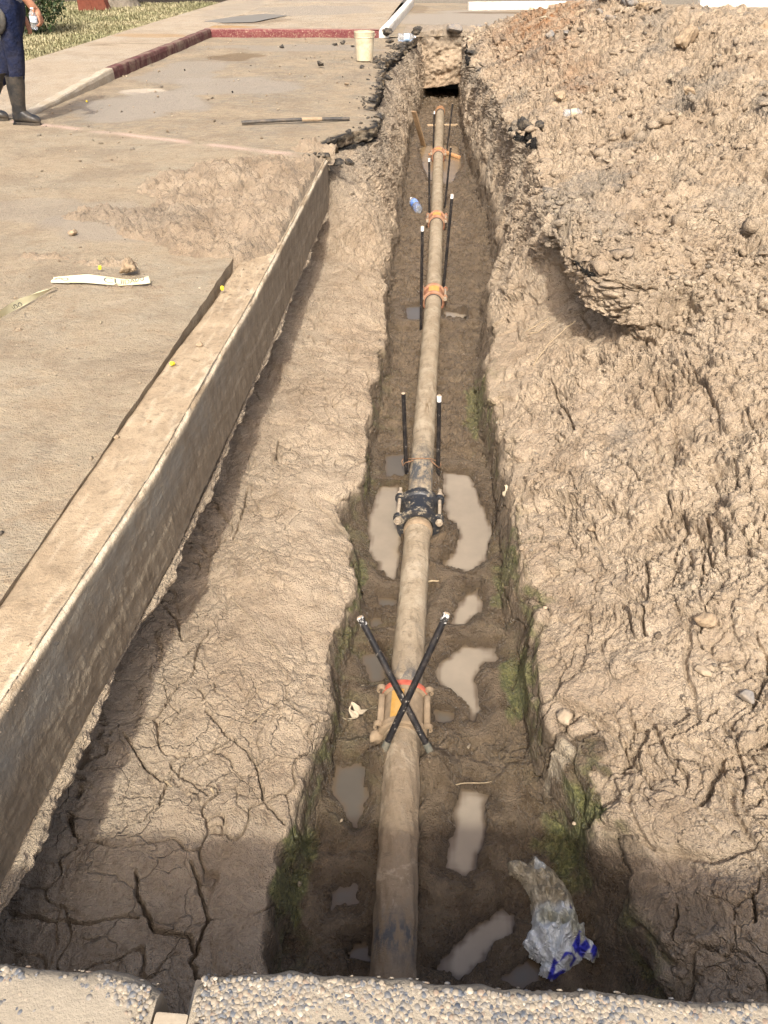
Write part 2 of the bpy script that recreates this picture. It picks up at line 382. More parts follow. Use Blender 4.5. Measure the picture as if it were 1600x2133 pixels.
S = np.zeros_like(X); S[:, 1:] = np.cumsum(np.hypot(np.diff(X, axis=1), np.diff(Z, axis=1)), axis=1)
jc = int(np.where(seg == 4)[0][SEGN[4]//2]); S += (X[:, jc]-S[:, jc])[:, None]
for _ in range(3):                                # keep the noise coordinates steady from row to row
    k_ = 60; cs = np.cumsum(np.concatenate([np.repeat(S[:1], k_+1, 0), S, np.repeat(S[-1:], k_, 0)]).astype(np.float64), axis=0)
    S = ((cs[2*k_+1:]-cs[:-(2*k_+1)])/(2*k_+1)).astype(np.float32)
C = (seg+tt)[None, :]+0*X                       # profile coordinate 0..13
FAR = far[:, None]+0*X
def normals(X, Y, Z):
    G = np.stack([X, Y, Z], -1); dv = np.gradient(G, axis=0); du = np.gradient(G, axis=1)
    n = np.cross(du, dv); return n/(np.linalg.norm(n, axis=-1, keepdims=True)+1e-9)
Nn = normals(X, Y, Z)
T = np.zeros_like(Y); T[1:] = np.cumsum(np.hypot(np.diff(Y, axis=0), np.diff(Z, axis=0)), axis=0); T += Y[0, 0]
for _ in range(2):
    k_ = 40; cs = np.cumsum(np.concatenate([np.repeat(T[:, :1], k_+1, 1), T, np.repeat(T[:, -1:], k_, 1)], axis=1).astype(np.float64), axis=1)
    T = ((cs[:, 2*k_+1:]-cs[:, :-(2*k_+1)])/(2*k_+1)).astype(np.float32)
mfloor = ss(3.75, 4.05, C)*(1-ss(4.95, 5.25, C))
mright = ss(5.9, 6.6, C)
mound = ss(6.8, 8.2, C)*ss(.5, 4.5, Y+1.2)
mleft = 1-ss(3.0, 3.6, C)
wall = (ss(1.0, 1.25, C)*(1-ss(3.7, 4.0, C))*FAR + ss(5.05, 5.4, C)*(1-ss(7.8, 8.1, C))*ss(5.2, 6.5, Y))
Rg = np.clip(.26*mleft + .28*mfloor + .55*mright*(1-mound) + 1.0*mound + .32*wall, 0, 1.05)
Rg = Rg*(.65+.35*ss(1.0, 3.0, Y))
nlow = fbm(S*1.5, T*1.5, 2, 21); nmid = perlin(S*5, T*5, 23); nm2 = perlin(S*11, T*11, 24)
wx = perlin(S*9, T*9, 25); wy = perlin(S*9+40, T*9, 26)
def clod(sc, wa, sd, crev):
    a, b_, i_ = worley_id(S*sc+wx*wa+nm2*wa*.5, T*sc+wy*wa, sd)
    return (i_-.5)*.7+(.45-a)*.8-(1-ss(0, crev, b_-a))*.55
nm3 = perlin(S*24, T*24, 30)
c1 = clod(6.5, .55, 31, .16)
c2 = clod(15, .8, 32, .2)
c3 = clod(34, 1.1, 33, .25)
clump = ss(-.25, .35, perlin(S*2.2, T*2.2, 27))
nf = perlin(S*30, T*30, 28); nf2 = perlin(S*75, T*75, 29)
D = nlow*(.035+.03*mound) + nmid*(.010+.02*Rg) + nm2*(.005+.012*Rg)
D += Rg*(c1*(.014+.040*clump*mound) + c2*(.012+.026*clump*(.45+.55*mound)) + c3*(.009+.014*clump)) + nm3*.004*(.4+Rg) + nf*(.0025+.004*Rg) + nf2*.0022
stri = perlin(S*1.6, T*5+wx*.5, 41)*.035+perlin(S*2.5, T*14+wx*.8, 42)*.016+perlin(S*4.0, T*30+wx, 48)*.007
D += wall*stri
def blocks(sc, wa, sd, crev):
    a, b_, i_ = worley_id(S*sc+wx*wa*.4+nmid*wa+nm2*wa*.3, T*sc*.9+wy*wa*.4+nm2*wa*.5, sd)
    return (i_-.5), (1-ss(0, crev, b_-a))
mnear = mright*(1-mound*.7)*(1-wall); mlb = mleft*(1-FAR)
bi, bc = blocks(2.6, .16, 34, .09); D += mnear*(bi*.055-bc*.030*ss(-.3, .2, nlow+.1))
bi, bc = blocks(6.0, .3, 35, .10); D += mnear*(bi*.050-bc*.030)*clump+mlb*(bi*.016-bc*.006)*clump+mound*(bi*.05-bc*.035)*(.4+.6*clump)
bi, bc = blocks(13, .7, 36, .16); D += mound*(bi*.028-bc*.02)+mnear*(bi*.022-bc*.016)*clump
bi, bc = blocks(4.0, .3, 37, .12); D += (.5*np.exp(-((C-3.1)/.5)**2)*(1-FAR)+np.exp(-((C-6.1)/.5)**2))*(bi*.05-bc*.02)
# trampled mud on the trench floor
fa, fb, fi = worley_id(S*9+wx*.6+nmid*.5, T*7+wy*.6, 49); fa2, fb2, fi2 = worley_id(S*22+wx, T*18+wy, 50)
D += mfloor*((fi-.5)*.026+(.45-fa)*.022-(1-ss(0, .15, fb-fa))*.010+(fi2-.5)*.014+(.45-fa2)*.010)*ss(-.3, .3, nlow+.15)
D += mfloor*(perlin(S*6, T*4, 43)*.024+perlin(S*13, T*10, 44)*.018-np.abs(perlin(S*9+wx*.4, T*7+wy*.4, 47))*.028+np.abs(perlin(S*26, T*20, 45))*-.014+.012)
for u_, v_ in ((908, 1592), (790, 1590)):
    bx_, by_ = at(u_, v_, -.97); D += .085*np.exp(-((X-bx_)**2+(Y-by_)**2)/.075**2)*mfloor
# shrinkage cracks
f1, f2 = worley(S*2.7+wx*.22+nm2*.05, T*2.7+wy*.22, 51, True); e1 = f2-f1
crm = ss(.0, .25, perlin(S*1.1, T*1.1, 52)+.22)*(1-mfloor)*(1-.7*wall)*(1-.55*mound)
D -= crm*.026*(1-ss(.004, .020, e1))
f1, f2 = worley(S*7+wx*.4+nf*.05, T*7+wy*.4, 53, True); e2 = f2-f1
D -= ss(.1, .5, perlin(S*1.9, T*1.9, 54))*(1-mfloor)*.011*(1-ss(.005, .05, e2))*(1-.6*wall)*1.3
# big cracks read from the photograph
CR = [([(440, 1297), (412, 1340), (398, 1400), (352, 1450), (325, 1490), (285, 1512)], -.71, .009), ([(205, 1490), (218, 1520), (175, 1580), (170, 1640), (140, 1690), (158, 1740)], -.71, .010),
      ([(440, 1298), (380, 1330), (365, 1280), (332, 1240)], -.71, .006), ([(260, 1530), (298, 1590), (345, 1625), (330, 1670), (290, 1710)], -.71, .007),
      ([(285, 1820), (290, 1860), (312, 1910), (320, 1940), (390, 1940), (400, 1965)], -.72, .012), ([(30, 1915), (110, 1925), (180, 1935), (235, 1915), (290, 1915)], -.72, .008),
      ([(430, 1480), (480, 1530), (530, 1570), (545, 1640), (590, 1690)], -.72, .007), ([(395, 1790), (415, 1830), (430, 1900), (395, 1990), (415, 2040)], -.72, .009), ([(490, 1530), (380, 1590), (375, 1610), (430, 1650)], -.72, .005),
      ([(515, 1010), (500, 1080), (485, 1110)], -.70, .008), ([(580, 905), (575, 945), (560, 955)], -.70, .008), ([(640, 1010), (690, 1055), (715, 1080)], -.71, .006),
      ([(1472, 1095), (1473, 1140), (1468, 1170), (1460, 1205)], -.45, .016), ([(1480, 1108), (1525, 1118), (1550, 1145), (1570, 1165)], -.45, .007), ([(1350, 1150), (1355, 1200), (1350, 1280), (1355, 1290)], -.50, .012),
      ([(1530, 1215), (1500, 1240), (1470, 1265), (1460, 1310)], -.5, .008), ([(1150, 780), (1165, 820), (1190, 860), (1198, 890)], -.5, .014), ([(1270, 920), (1325, 970), (1330, 985), (1390, 1015), (1400, 1050), (1480, 1070)], -.42, .009),
      ([(1420, 770), (1440, 800), (1500, 890), (1540, 885), (1580, 950)], -.32, .012), ([(1320, 1515), (1370, 1510), (1440, 1500), (1500, 1465)], -.55, .011), ([(1520, 1540), (1510, 1580), (1490, 1620)], -.5, .02),
      ([(1095, 1640), (1130, 1560), (1170, 1520), (1200, 1490)], -.72, .011), ([(1440, 1840), (1430, 1900)], -.6, .006), ([(1580, 1850), (1590, 1910)], -.6, .009), ([(1150, 1240), (1190, 1255), (1240, 1260)], -.65, .006)]
for pts, zz, wd in CR:
    poly = [at(u, v, zz) for u, v in pts]; xs = [p[0] for p in poly]; ys = [p[1] for p in poly]
    r0, r1 = np.searchsorted(YR, [min(ys)-.06, max(ys)+.06])
    if r1 <= r0: continue
    sx = X[r0:r1]+wx[r0:r1]*.008+nf[r0:r1]*.007+nf2[r0:r1]*.003; sy = Y[r0:r1]+wy[r0:r1]*.008+nm3[r0:r1]*.006
    dd = seg_dist(sx, sy, poly)
    D[r0:r1] -= np.where(np.abs(C[r0:r1]-4.5) > .9, 1, 0)*(.05*(1-ss(wd*.15, wd*.62, dd)))
X += Nn[..., 0]*D; Y += Nn[..., 1]*D; Z += Nn[..., 2]*D
# overhanging lip of the right bank and the hollow under it
wy_ = ss(3.95, 4.3, Y)*(1-ss(4.75, 5.3, Y))*np.exp(-((X-1.02)/.30)**2)
lipz = ss(-.30, -.19, Z)
Y -= wy_*lipz*.24; X -= wy_*lipz*.10
Y += wy_*(1-lipz)*ss(-.68, -.50, Z)*.20; X += wy_*(1-lipz)*ss(-.68, -.50, Z)*.08
hx_, hy_ = at(1200, 590, -.45); hol = np.exp(-((X-hx_)/.15)**2-((Y-hy_)/.20)**2)*ss(-.2, -.32, Z)*ss(6.1, 6.6, C)
X += hol*.13; Z -= hol*.09; Y += hol*.08
# puddles: hollows in the floor with a water sheet each
PUD = [
 ('left_mj', -1.03, [(792, 1012), (835, 1008), (838, 1120), (832, 1180), (820, 1215), (800, 1200), (768, 1150), (765, 1080)], 'pale'),
 ('right_mj', -1.03, [(925, 985), (980, 990), (1005, 1045), (1030, 1110), (1012, 1162), (975, 1197), (922, 1180), (955, 1120), (925, 1060)], 'pale'),
 ('c', -1.03, [(965, 1238), (1000, 1225), (1000, 1280), (960, 1308), (935, 1300)], 'pale'),
 ('d', -1.03, [(905, 1392), (960, 1345), (1032, 1350), (1035, 1374), (1000, 1390), (990, 1420), (1008, 1480), (985, 1508), (950, 1455), (908, 1420)], 'pale'),
 ('e', -1.03, [(960, 1640), (1022, 1655), (1000, 1790), (970, 1832), (928, 1812)], 'pale'),
 ('f', -1.05, [(912, 2020), (940, 1970), (1040, 1892), (1080, 1905), (1060, 1955), (1000, 2015), (950, 2040)], 'pale'),
 ('g', -1.03, [(680, 1855), (745, 1842), (740, 1878), (690, 1895)], 'dim'), ('h', -1.03, [(700, 1596), (770, 1592), (760, 1670), (742, 1722), (716, 1690), (690, 1640)], 'dim'),
 ('i', -1.05, [(715, 1985), (765, 1965), (770, 2000), (730, 2010)], 'dim'), ('j', -1.03, [(800, 950), (850, 945), (852, 1000), (805, 1000)], 'dim'),
 ('k', -1.03, [(786, 1243), (828, 1245), (826, 1275), (790, 1270)], 'dim'), ('l', -1.03, [(765, 1290), (800, 1282), (805, 1305), (775, 1310)], 'dim'), ('l2', -1.03, [(755, 1365), (800, 1360), (805, 1420), (770, 1425)], 'dim'),
 ('m', -1.03, [(905, 1480), (950, 1485), (945, 1512), (905, 1510)], 'dim'), ('n', -1.03, [(925, 648), (975, 655), (972, 668), (928, 666)], 'pale'), ('o', -1.03, [(845, 640), (878, 636), (880, 668), (850, 668)], 'dim'),
 ('p', -1.03, [(872, 308), (905, 300), (955, 305), (962, 345), (945, 378), (930, 385), (895, 380), (880, 345)], 'brown'), ('q', -1.04, [(1045, 2040), (1080, 2005), (1130, 2010), (1140, 2045), (1090, 2062)], 'dim')]
PUDW = []; WETM = np.zeros_like(X)
jitter = perlin(X*9, Y*9, 63)*.014+perlin(X*20, Y*20, 61)*.013+perlin(X*50, Y*50, 62)*.007
for pas in (0, 1):
    for nm, zl, px, kind in PUD:
        poly = [at(u, v, zl) for u, v in px]; xs = [p[0] for p in poly]; ys = [p[1] for p in poly]
        r0, r1 = np.searchsorted(YR, [min(ys)-.15, max(ys)+.15])
        sd = sdf(X[r0:r1], Y[r0:r1], poly)+jitter[r0:r1]
        z = Z[r0:r1]; reg = (C[r0:r1] > 3.0) & (C[r0:r1] < 6.2)
        if pas == 0:
            Z[r0:r1] = np.where(reg & (sd >= 0) & (sd < .14), np.maximum(z, zl+.0055+.03*ss(0, .06, sd)*(1-ss(.09, .14, sd))), z); continue
        Z[r0:r1] = np.where(reg & (sd < 0), np.minimum(z, zl-.004-.035*ss(0, -.04, sd)), z)
        PUDW.append((poly, zl, kind))
        WETM[r0:r1] = np.maximum(WETM[r0:r1], (1-ss(.0, .07, sd))*reg)
# ---- ground colours: damp mud, darker bank patches, algae, gravel, rust, asphalt crust
zn = Z+perlin(X*3.5, Y*3.5, 71)*.06+perlin(X*12, Y*12, 72)*.03
wet = 1-ss(-.90, -.80, zn-.055*ss(5.0, 5.4, C)*(C < 6.6)); wet = np.where((C > 2.6) & (C < 6.9), wet, 0)
def patch(u, v, z, rx, ry, soft=.35):
    cx, cy = at(u, v, z); q = np.sqrt(((X-cx)/rx)**2+((Y-cy)/ry)**2)+nm2*.4+nmid*.5+nm3*.2
    return 1-ss(1-soft, 1, q)
darkR = np.maximum.reduce([patch(1180, 1640, -.8, .13, .17, .12), patch(1270, 1850, -.8, .10, .18)*.8, patch(1400, 1940, -.75, .16, .10)*.6, patch(1060, 1740, -.95, .2, .2)])  # darker, glossier patches on the right bank and channel edge
wetL = np.maximum.reduce([patch(600, 1880, -.8, .06, .2), patch(720, 1080, -.85, .06, .10)*.7])
wet = np.clip(np.maximum(wet, np.maximum(darkR*.95, wetL*.9)), 0, 1)
dots = patch(1330, 1275, -.55, .12, .05, .8)+patch(1380, 1335, -.55, .14, .06, .8)+patch(1110, 1120, -.7, .05, .05, .8)
wet = np.maximum(wet, np.where(worley(X*42, Y*42, 77) < .23, np.clip(dots*2, 0, 1), 0)*.8)
edge = np.exp(-((C-3.55)/.5)**2)+np.exp(-((C-5.75)/.55)**2)
moss = edge*ss(.0, .45, perlin(Z*4+X*2, Y*2.6, 73)+.27)*(1-ss(4.2, 5.8, Y))*ss(-.25, .35, perlin(Z*16+X*9, Y*16, 74)+.02)*.85
moss = np.clip(moss+patch(1190, 1745, -.95, .10, .13)*.95+patch(620, 1790, -.9, .05, .22)*.95+patch(1075, 1400, -.9, .055, .22)*.95+patch(745, 1190, -.9, .045, .25)*.85+patch(990, 830, -.9, .06, .35)*.7+patch(1050, 1190, -.9, .06, .15)*.7+patch(1215, 1690, -.85, .05, .06)*.5, 0, 1)*ss(.2, .6, wet+edge*.5)
gray = np.clip(mound*ss(.05, .5, fbm(X*1.6, Y*1.3, 3, 75))*.8*ss(3.5, 6, Y)+wall*np.where(C > 5, .5, .2)*ss(-.4, .4, perlin(S*3, Y*4, 80))*ss(6.0, 7.5, Y)*ss(-1.0, -.6, Z)+(1-ss(1.5, 2.3, C))*FAR*.5, 0, 1)
gray = np.maximum(gray, np.maximum(patch(1320, 890, -.35, .1, .25, .8)*.6, patch(760, 380, -.5, .14, .5, .6)*.8))
rust = np.exp(-(((X-1.25)/.55)**2+((Y-13.2)/2.3)**2))*1.25*ss(7.9, 8.3, C)+np.exp(-(((X-1.35)/.25)**2+((Y-9.2)/.9)**2))*.55*ss(8, 8.5, C)
rust = np.clip(rust*(.7+nmid*.5), 0, 1)
pale = np.clip(patch(1175, 1560, -.74, .05, .05, .7)*.7+ss(.5, .8, perlin(X*6, Y*6, 76))*.35*mright*(1-wet), 0, 1)
dark = np.zeros_like(X)
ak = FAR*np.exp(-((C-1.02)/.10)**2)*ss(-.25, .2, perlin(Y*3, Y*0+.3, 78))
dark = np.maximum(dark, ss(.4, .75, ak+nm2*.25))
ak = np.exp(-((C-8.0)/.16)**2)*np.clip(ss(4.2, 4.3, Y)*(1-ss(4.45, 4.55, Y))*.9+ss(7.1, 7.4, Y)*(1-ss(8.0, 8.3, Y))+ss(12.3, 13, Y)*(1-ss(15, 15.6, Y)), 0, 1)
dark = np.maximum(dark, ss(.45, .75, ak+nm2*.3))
VT = np.stack([X, Y, Z], -1).reshape(-1, 3)
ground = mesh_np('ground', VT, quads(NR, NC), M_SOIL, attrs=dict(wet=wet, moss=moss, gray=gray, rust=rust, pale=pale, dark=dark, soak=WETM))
tag(ground, 'dug earth with an open trench, cracked clay banks and a crumbly spoil heap', 'ground', kind='structure')
# height lookup
HC = .02; HX0, HY0 = -1.6, 0.0
_hx = ((VT[:, 0]-HX0)/HC).astype(int); _hy = ((VT[:, 1]-HY0)/HC).astype(int)
HM = np.full((420, 920), -9.0); _ok = (_hx >= 0) & (_hx < 420) & (_hy >= 0) & (_hy < 920)
np.maximum.at(HM, (_hx[_ok], _hy[_ok]), VT[_ok, 2])
def gz(x, y, r=1):
    i = int((x-HX0)/HC); j = int((y-HY0)/HC)
    s = HM[max(i-r, 0):i+r+1, max(j-r, 0):j+r+1]; s = s[s > -5]
    return float(np.median(s)) if s.size else -1.0
NT_ = normals(X, Y, Z)

# water
def water_mat(name, col, rough=.05, shallow=(.10, .072, .045)):
    N = NT(name, rough, .5); n = N.noise(7, 4, .6)
    c = N.mix(N.ramp(n, [(.35, 0), (.7, 1)]), tuple(c*.84 for c in col), col); N.color(N.mix(N.attr('depth'), shallow, c))
    N.bump(N.noise(25, 2), .05, .004); return N.m
MW = {'pale': water_mat('silty_water', (.265, .218, .160)), 'dim': water_mat('shallow_water', (.105, .088, .066)), 'brown': water_mat('brown_water', (.225, .158, .09), .2)}
_i = ((VT[:, 0]+.9)/.01).astype(int); _j = ((VT[:, 1]-.8)/.01).astype(int); _k = (_i >= 0) & (_i < 190) & (_j >= 0) & (_j < 1250)
H2 = np.zeros((190, 1250)); N2 = np.zeros((190, 1250)); np.add.at(H2, (_i[_k], _j[_k]), VT[_k, 2]); np.add.at(N2, (_i[_k], _j[_k]), 1)
def depth_at(x, y, zl):
    i = np.clip(((x+.9)/.01).astype(int), 2, 187); j = np.clip(((y-.8)/.01).astype(int), 2, 1247); h = 0; n = 0
    for a in (-1, 0, 1):
        for b_ in (-1, 0, 1): h = h+H2[i+a, j+b_]; n = n+N2[i+a, j+b_]
    return zl-h/np.maximum(n, 1)
WL = ['long silty puddle left of the black bolted coupling', 'widest silty puddle right of the black bolted coupling', 'small silty puddle behind the upright tip of the right crossed rod', 'hooked silty puddle right of the crossed rods', 'straight silty puddle under the straw right of the pipe', 'boot shaped puddle beside the plastic bag',
      'small dim puddle left of the pipe close to the pebbled wall', 'large dim puddle left of the pipe below the paper scrap', 'tiny puddle in the dark hole at the wall left of the pipe', 'shallow puddle left of the paired rods at the black coupling', 'small puddle left of the pipe beyond the crossed rods', 'tiny puddle beside the tip of the left crossed rod', 'narrow puddle between left crossed rod and pipe', 'greenish puddle touching the muddy coupling on the right', 'small glinting puddle right of the nearest orange coupling', 'small glinting puddle left of the nearest orange coupling', 'brown pool around the farthest orange coupling', 'puddle between plastic bag and pebbled wall']
for (poly, zl, kind), lab in zip(PUDW, WL):
    cx = sum(p[0] for p in poly)/len(poly); cy = sum(p[1] for p in poly)/len(poly)
    pts = sorted(poly); hull = []
    for seq in (pts, pts[::-1]):
        h_ = []
        for p in seq:
            while len(h_) > 1 and (h_[-1][0]-h_[-2][0])*(p[1]-h_[-2][1])-(h_[-1][1]-h_[-2][1])*(p[0]-h_[-2][0]) <= 0: h_.pop()
            h_.append(p)
        hull += h_[:-1]
    hull = [(x+(x-cx)/(math.hypot(x-cx, y-cy)+1e-6)*.05, y+(y-cy)/(math.hypot(x-cx, y-cy)+1e-6)*.05) for x, y in hull]
    hx0 = [p[0] for p in hull]; hy0 = [p[1] for p in hull]; st_ = .008 if cy < 5 else .02
    gx, gy = np.meshgrid(np.arange(min(hx0), max(hx0)+st_, st_), np.arange(min(hy0), max(hy0)+st_, st_)); dp = depth_at(gx, gy, zl)
    ok = (inside(gx, gy, hull) & (dp > -.02)).ravel(); q = quads(*gx.shape); q = q[ok[q].all(1)]
    tag(mesh_np('water', np.stack([gx, gy, gx*0+zl], -1), q, MW[kind], attrs=dict(depth=ss(.000, .030, dp))), lab, 'puddle', kind='structure')

# earth plug closing the far end of the trench (undercut: dark hole beneath it)
nu, nv = 90, 120
U, W = np.meshgrid(np.linspace(0, 1, nu), np.linspace(0, 1, nv))       # W: up the face then back over the top
fx = -.85+1.5*U
zf = np.where(W < .15, -.78, np.where(W < .7, -.78+(W-.15)/.55*.80, .03)); yf = np.where(W < .15, 17.6-(W/.15)*1.35, np.where(W < .7, 16.22-.02*np.sin((W-.15)*9), 16.2+(W-.7)/.3*1.6))
zf = zf - (W < .4)*.05*np.sin(U*5+.4)
d = fbm(fx*4, zf*4+yf, 4, 91)*.06+perlin(fx*14, zf*14+yf*9, 92)*.02+(.5-worley(fx*12, zf*12+yf*7, 93))*.04
plug = mesh_np('ground', np.stack([fx, yf-d*(W < .75), zf+d*np.where(W > .6, .5, 0)+.12*np.exp(-((fx-.0)/.5)**2)*ss(.62, .75, W)*(1-ss(.8, 1, W))], -1), quads(nv, nu), M_SOIL,
               attrs=dict(gray=ss(.5, .7, W)*.7, rust=(1-ss(.2, .55, W))*.25, wet=0*U, moss=0*U, pale=0*U, dark=0*U))
tag(plug, 'earth face closing the far end of the trench above a dark hole', 'ground', kind='structure')

# ================================================================== PAVEMENTS
def grid_xy(x0, x1, y0, y1, st, sty=None):
    nx = max(2, int((x1-x0)/st)+1); ny = max(2, int((y1-y0)/(sty or st))+1)
    gx, gy = np.meshgrid(np.linspace(x0, x1, nx), np.linspace(y0, y1, ny)); return gx, gy, quads(ny, nx)
def spot(x, y, cx, cy, rx, ry, n=.35, sc=1.5, ang=0):
    dx, dy = x-cx, y-cy; c, s = math.cos(ang), math.sin(ang)
    q = np.sqrt(((dx*c+dy*s)/rx)**2+((-dx*s+dy*c)/ry)**2)+n*fbm(x*sc, y*sc, 3, 5)
    return 1-ss(.75, 1.0, q)
# base sheet far out to the horizon with a hole where the digging is
V = []; F = []
def rect(x0, x1, y0, y1, z):
    o = len(V); V.extend([(x0, y0, z), (x1, y0, z), (x1, y1, z), (x0, y1, z)]); F.append((o, o+1, o+2, o+3))
for a in ((-150, -4.0, -60, 300), (6.9, 150, -60, 300), (-4.0, 6.9, 17.6, 300), (-4.0, 6.9, -60, .12)): rect(*a, -.16)
M_FAR = simple('bare_earth', (.15, .115, .075), .95, .2, .3, 1.2, (.22, .17, .11), .5, .4, .4, .03)
tag(mesh_np('ground', V, F, M_FAR), 'bare brown earth round the site out to the horizon', 'ground', kind='structure')

# concrete slab on the left, sheared front boundary towards the asphalt
XG = -1.185
GAPY, GAPW = [0, 1.7, 2.3, 3.0, 3.8, 4.5, 6.9], [.001, .0015, .004, .010, .028, .026, .02]
def ybound(x): return 6.93-(x+1.06)*.408
ux, uy = np.meshgrid(np.linspace(0, 1, 260), np.linspace(0, 1, 420))
gx = -8.5+(XG+8.5)*ux**.6; gy = .12+(ybound(gx)-.12)*uy
gx = gx+(ux > .999)*perlin(gy*7, gy*0+.7, 4)*.006
gzv = fbm(gx*2, gy*2, 3, 6)*.004+perlin(gx*14, gy*14, 7)*.0015
stripe = np.exp(-((gy-ybound(gx)+.09)/.055)**2)*(gx > -4.3)*ss(-.6, .1, perlin(gx*3, gy*3, 8))
def skirt(gx, gy, gz, q, sides, dz, attrs, jag=False):
    """adds a vertical edge under the last column / last row of a grid"""
    V = np.stack([gx, gy, gz], -1).reshape(-1, 3); nr, nc = gx.shape; Fs = [q]; A = {k: a.ravel() for k, a in attrs.items()}
    for s in sides:
        idx = {'R': np.arange(nr)*nc+nc-1, 'T': (nr-1)*nc+np.arange(nc)[::-1], 'L': (np.arange(nr)*nc)[::-1], 'B': np.arange(nc)}[s]
        nrow = 6 if jag else 2; k = len(idx); i = np.arange(k-1); o0 = len(V)
        for r_ in range(nrow):
            lo = V[idx].copy(); t_ = r_/(nrow-1); lo[:, 2] -= dz*t_
            if jag and r_:
                lo[:, 0] += perlin(lo[:, 1]*14, lo[:, 1]*0+r_*1.37, 701)*.03-.02*t_+perlin(lo[:, 1]*45, lo[:, 1]*0+r_*2.1, 702)*.014; lo[:, 2] += perlin(lo[:, 1]*20, lo[:, 1]*0+r_*1.9, 703)*.012
            V = np.concatenate([V, lo])
            for a in A: A[a] = np.concatenate([A[a], A[a][idx]])
            if r_: o = o0+(r_-1)*k; Fs.append(np.stack([o+i, o+i+k, o+i+k+1, o+i+1], -1))
    return V, np.concatenate(Fs), A
z0 = np.zeros_like(gx)
gr = spot(gx, gy, -1.9, 4.9, .7, .35)*.9+spot(gx, gy, -2.6, 5.2, .6, .3)*.6
V, F, A = skirt(gx, gy, gzv, quads(*gx.shape), ['R', 'T'], .42, dict(pink=stripe*.8, gray=np.clip(gr, 0, 1)*.7, bare=z0, pale=z0, stain=z0, dark=z0, rust=z0))
tag(mesh_np('pavement', V, F, M_SLAB, attrs=A), 'dusty concrete slab left of the trench', 'pavement', kind='structure')

# asphalt parking area: left part ends in a torn edge along the trench
ny, nx = 620, 260
yy = np.linspace(6.45, 15.95, ny); ux = np.linspace(0, 1, nx)
xe = np.interp(yy, YR, XE)+fbm(yy*5, yy*0+2.2, 4, 15)*.045+.02
gx = -4.24+(xe+4.24)[:, None]*(ux[None, :]**.7); gy = np.repeat(yy[:, None], nx, 1)
low = 6.94-(gx+1.06)*.408
gy = np.where(gy < low, low-.0+(gy-low)*0.02, gy)
tilt = np.exp(-((xe[:, None]-gx)/.16))*ss(-.1, .5, perlin(gy*1.6, gy*0+8, 16))
gzv = fbm(gx*1.5, gy*1.5, 3, 17)*.006+perlin(gx*11, gy*11, 18)*.003-tilt*.05-.004
edge_d = xe[:, None]-gx
dk = np.clip(ss(.10, .0, edge_d)*0+(1-ss(.02, .10, edge_d+nx*0))*ss(-.3, .3, perlin(gx*5, gy*5, 19)+.1), 0, 1)
stain = spot(gx, gy, -3.15, 13.2, .42, .5)*.65+spot(gx, gy, -1.0, 12.9, .3, .35)*.5
gr = np.clip(spot(gx, gy, -3.3, 9.2, .75, 1.0)*1.0+spot(gx, gy, -2.6, 10.5, .9, .8)*.8+spot(gx, gy, -3.5, 11.6, .6, 1.2)*.7+spot(gx, gy, -2.3, 14.4, 1.6, .5)*.6, 0, 1)
z0 = np.zeros_like(gx)
pl = spot(gx, gy, -3.55, 10.0, .3, .3)*.5
V, F, A = skirt(gx, gy, gzv, quads(ny, nx), ['R'], .10, dict(gray=gr, stain=stain, dark=dk, bare=gr*.9, pale=pl, pink=z0, rust=z0), True)
_ye = V[ny*nx:, 1]; A['dark'][ny*nx:] = np.clip(ss(-.25, .15, perlin(_ye*1.3, _ye*0+4, 704)+.4*perlin(_ye*9, V[ny*nx:, 2]*20, 705)), .12, .95)
tag(mesh_np('parking_lot', V, F, M_LOT, attrs=A), 'dusty asphalt parking bay with a torn black edge along the trench', 'parking lot', kind='structure')
gx, gy, q = grid_xy(-1.1, 12, 16.2, 24.6, .06, .08)
gzv = -.012+.05*np.exp(-((gx-.1)/.6)**2-((gy-16.5)/.35)**2)
gr = np.clip(spot(gx, gy, .5, 20, 2.0, 2.5, .4, .6), 0, 1)
mesh = mesh_np('parking_lot', np.stack([gx, gy, gzv], -1), q, M_LOT, attrs=dict(gray=gr, bare=gr*.5, stain=spot(gx, gy, .9, 21.6, .9, .35)*.7+spot(gx, gy, -.8, 22.5, .3, 1.5)*.4, dark=0*gx, pale=0*gx, pink=0*gx, rust=0*gx))
tag(mesh, 'gray asphalt parking area beyond the trench', 'parking lot', kind='structure')

# raised walk: strip along the grass and the block behind the red kerb
def walk_z(x, y):
    return .118*np.clip((y-8.35)/2.55, 0, 1)
gx, gy, q = grid_xy(-5.66, -4.36, 7.9, 23.9, .05, .08)
lowb = ybound(gx)+.01; gy = np.where(gy < lowb, lowb, gy)
gzv = walk_z(gx, gy)+fbm(gx, gy, 3, 9)*.004+.001
st = spot(gx, gy, -5.0, 14.75, .75, .32, .3, 2)*.55
V, F, A = skirt(gx, gy, gzv, q, ['L'], .2, dict(rust=st, stain=spot(gx, gy, -5.3, 13.4, .3, .05)*.7+spot(gx, gy, -5.0, 12.2, .25, .04)*.5+np.exp(-((gy-13.6)/.02)**2)*.6+np.exp(-((gy-10.9)/.02)**2)*.3, gray=spot(gx, gy, -4.9, 20.5, .5, 3)*.5, bare=0*gx, dark=0*gx, pale=0*gx+.15, pink=0*gx))
tag(mesh_np('path', V, F, M_WALK, attrs=A), 'pale concrete walk beside the grass', 'path', kind='structure')
gx, gy, q = grid_xy(-4.36, -1.22, 15.97, 23.9, .05, .06)
gzv = .118+fbm(gx, gy, 3, 10)*.004-.02*np.exp(-((gx+4.0)/.7)**2-((gy-17.9)/.8)**2)
st = spot(gx, gy, -4.1, 16.3, .55, .28, .3, 2)*.8
stn = spot(gx, gy, -4.05, 17.8, .95, 1.1, .3)*.75
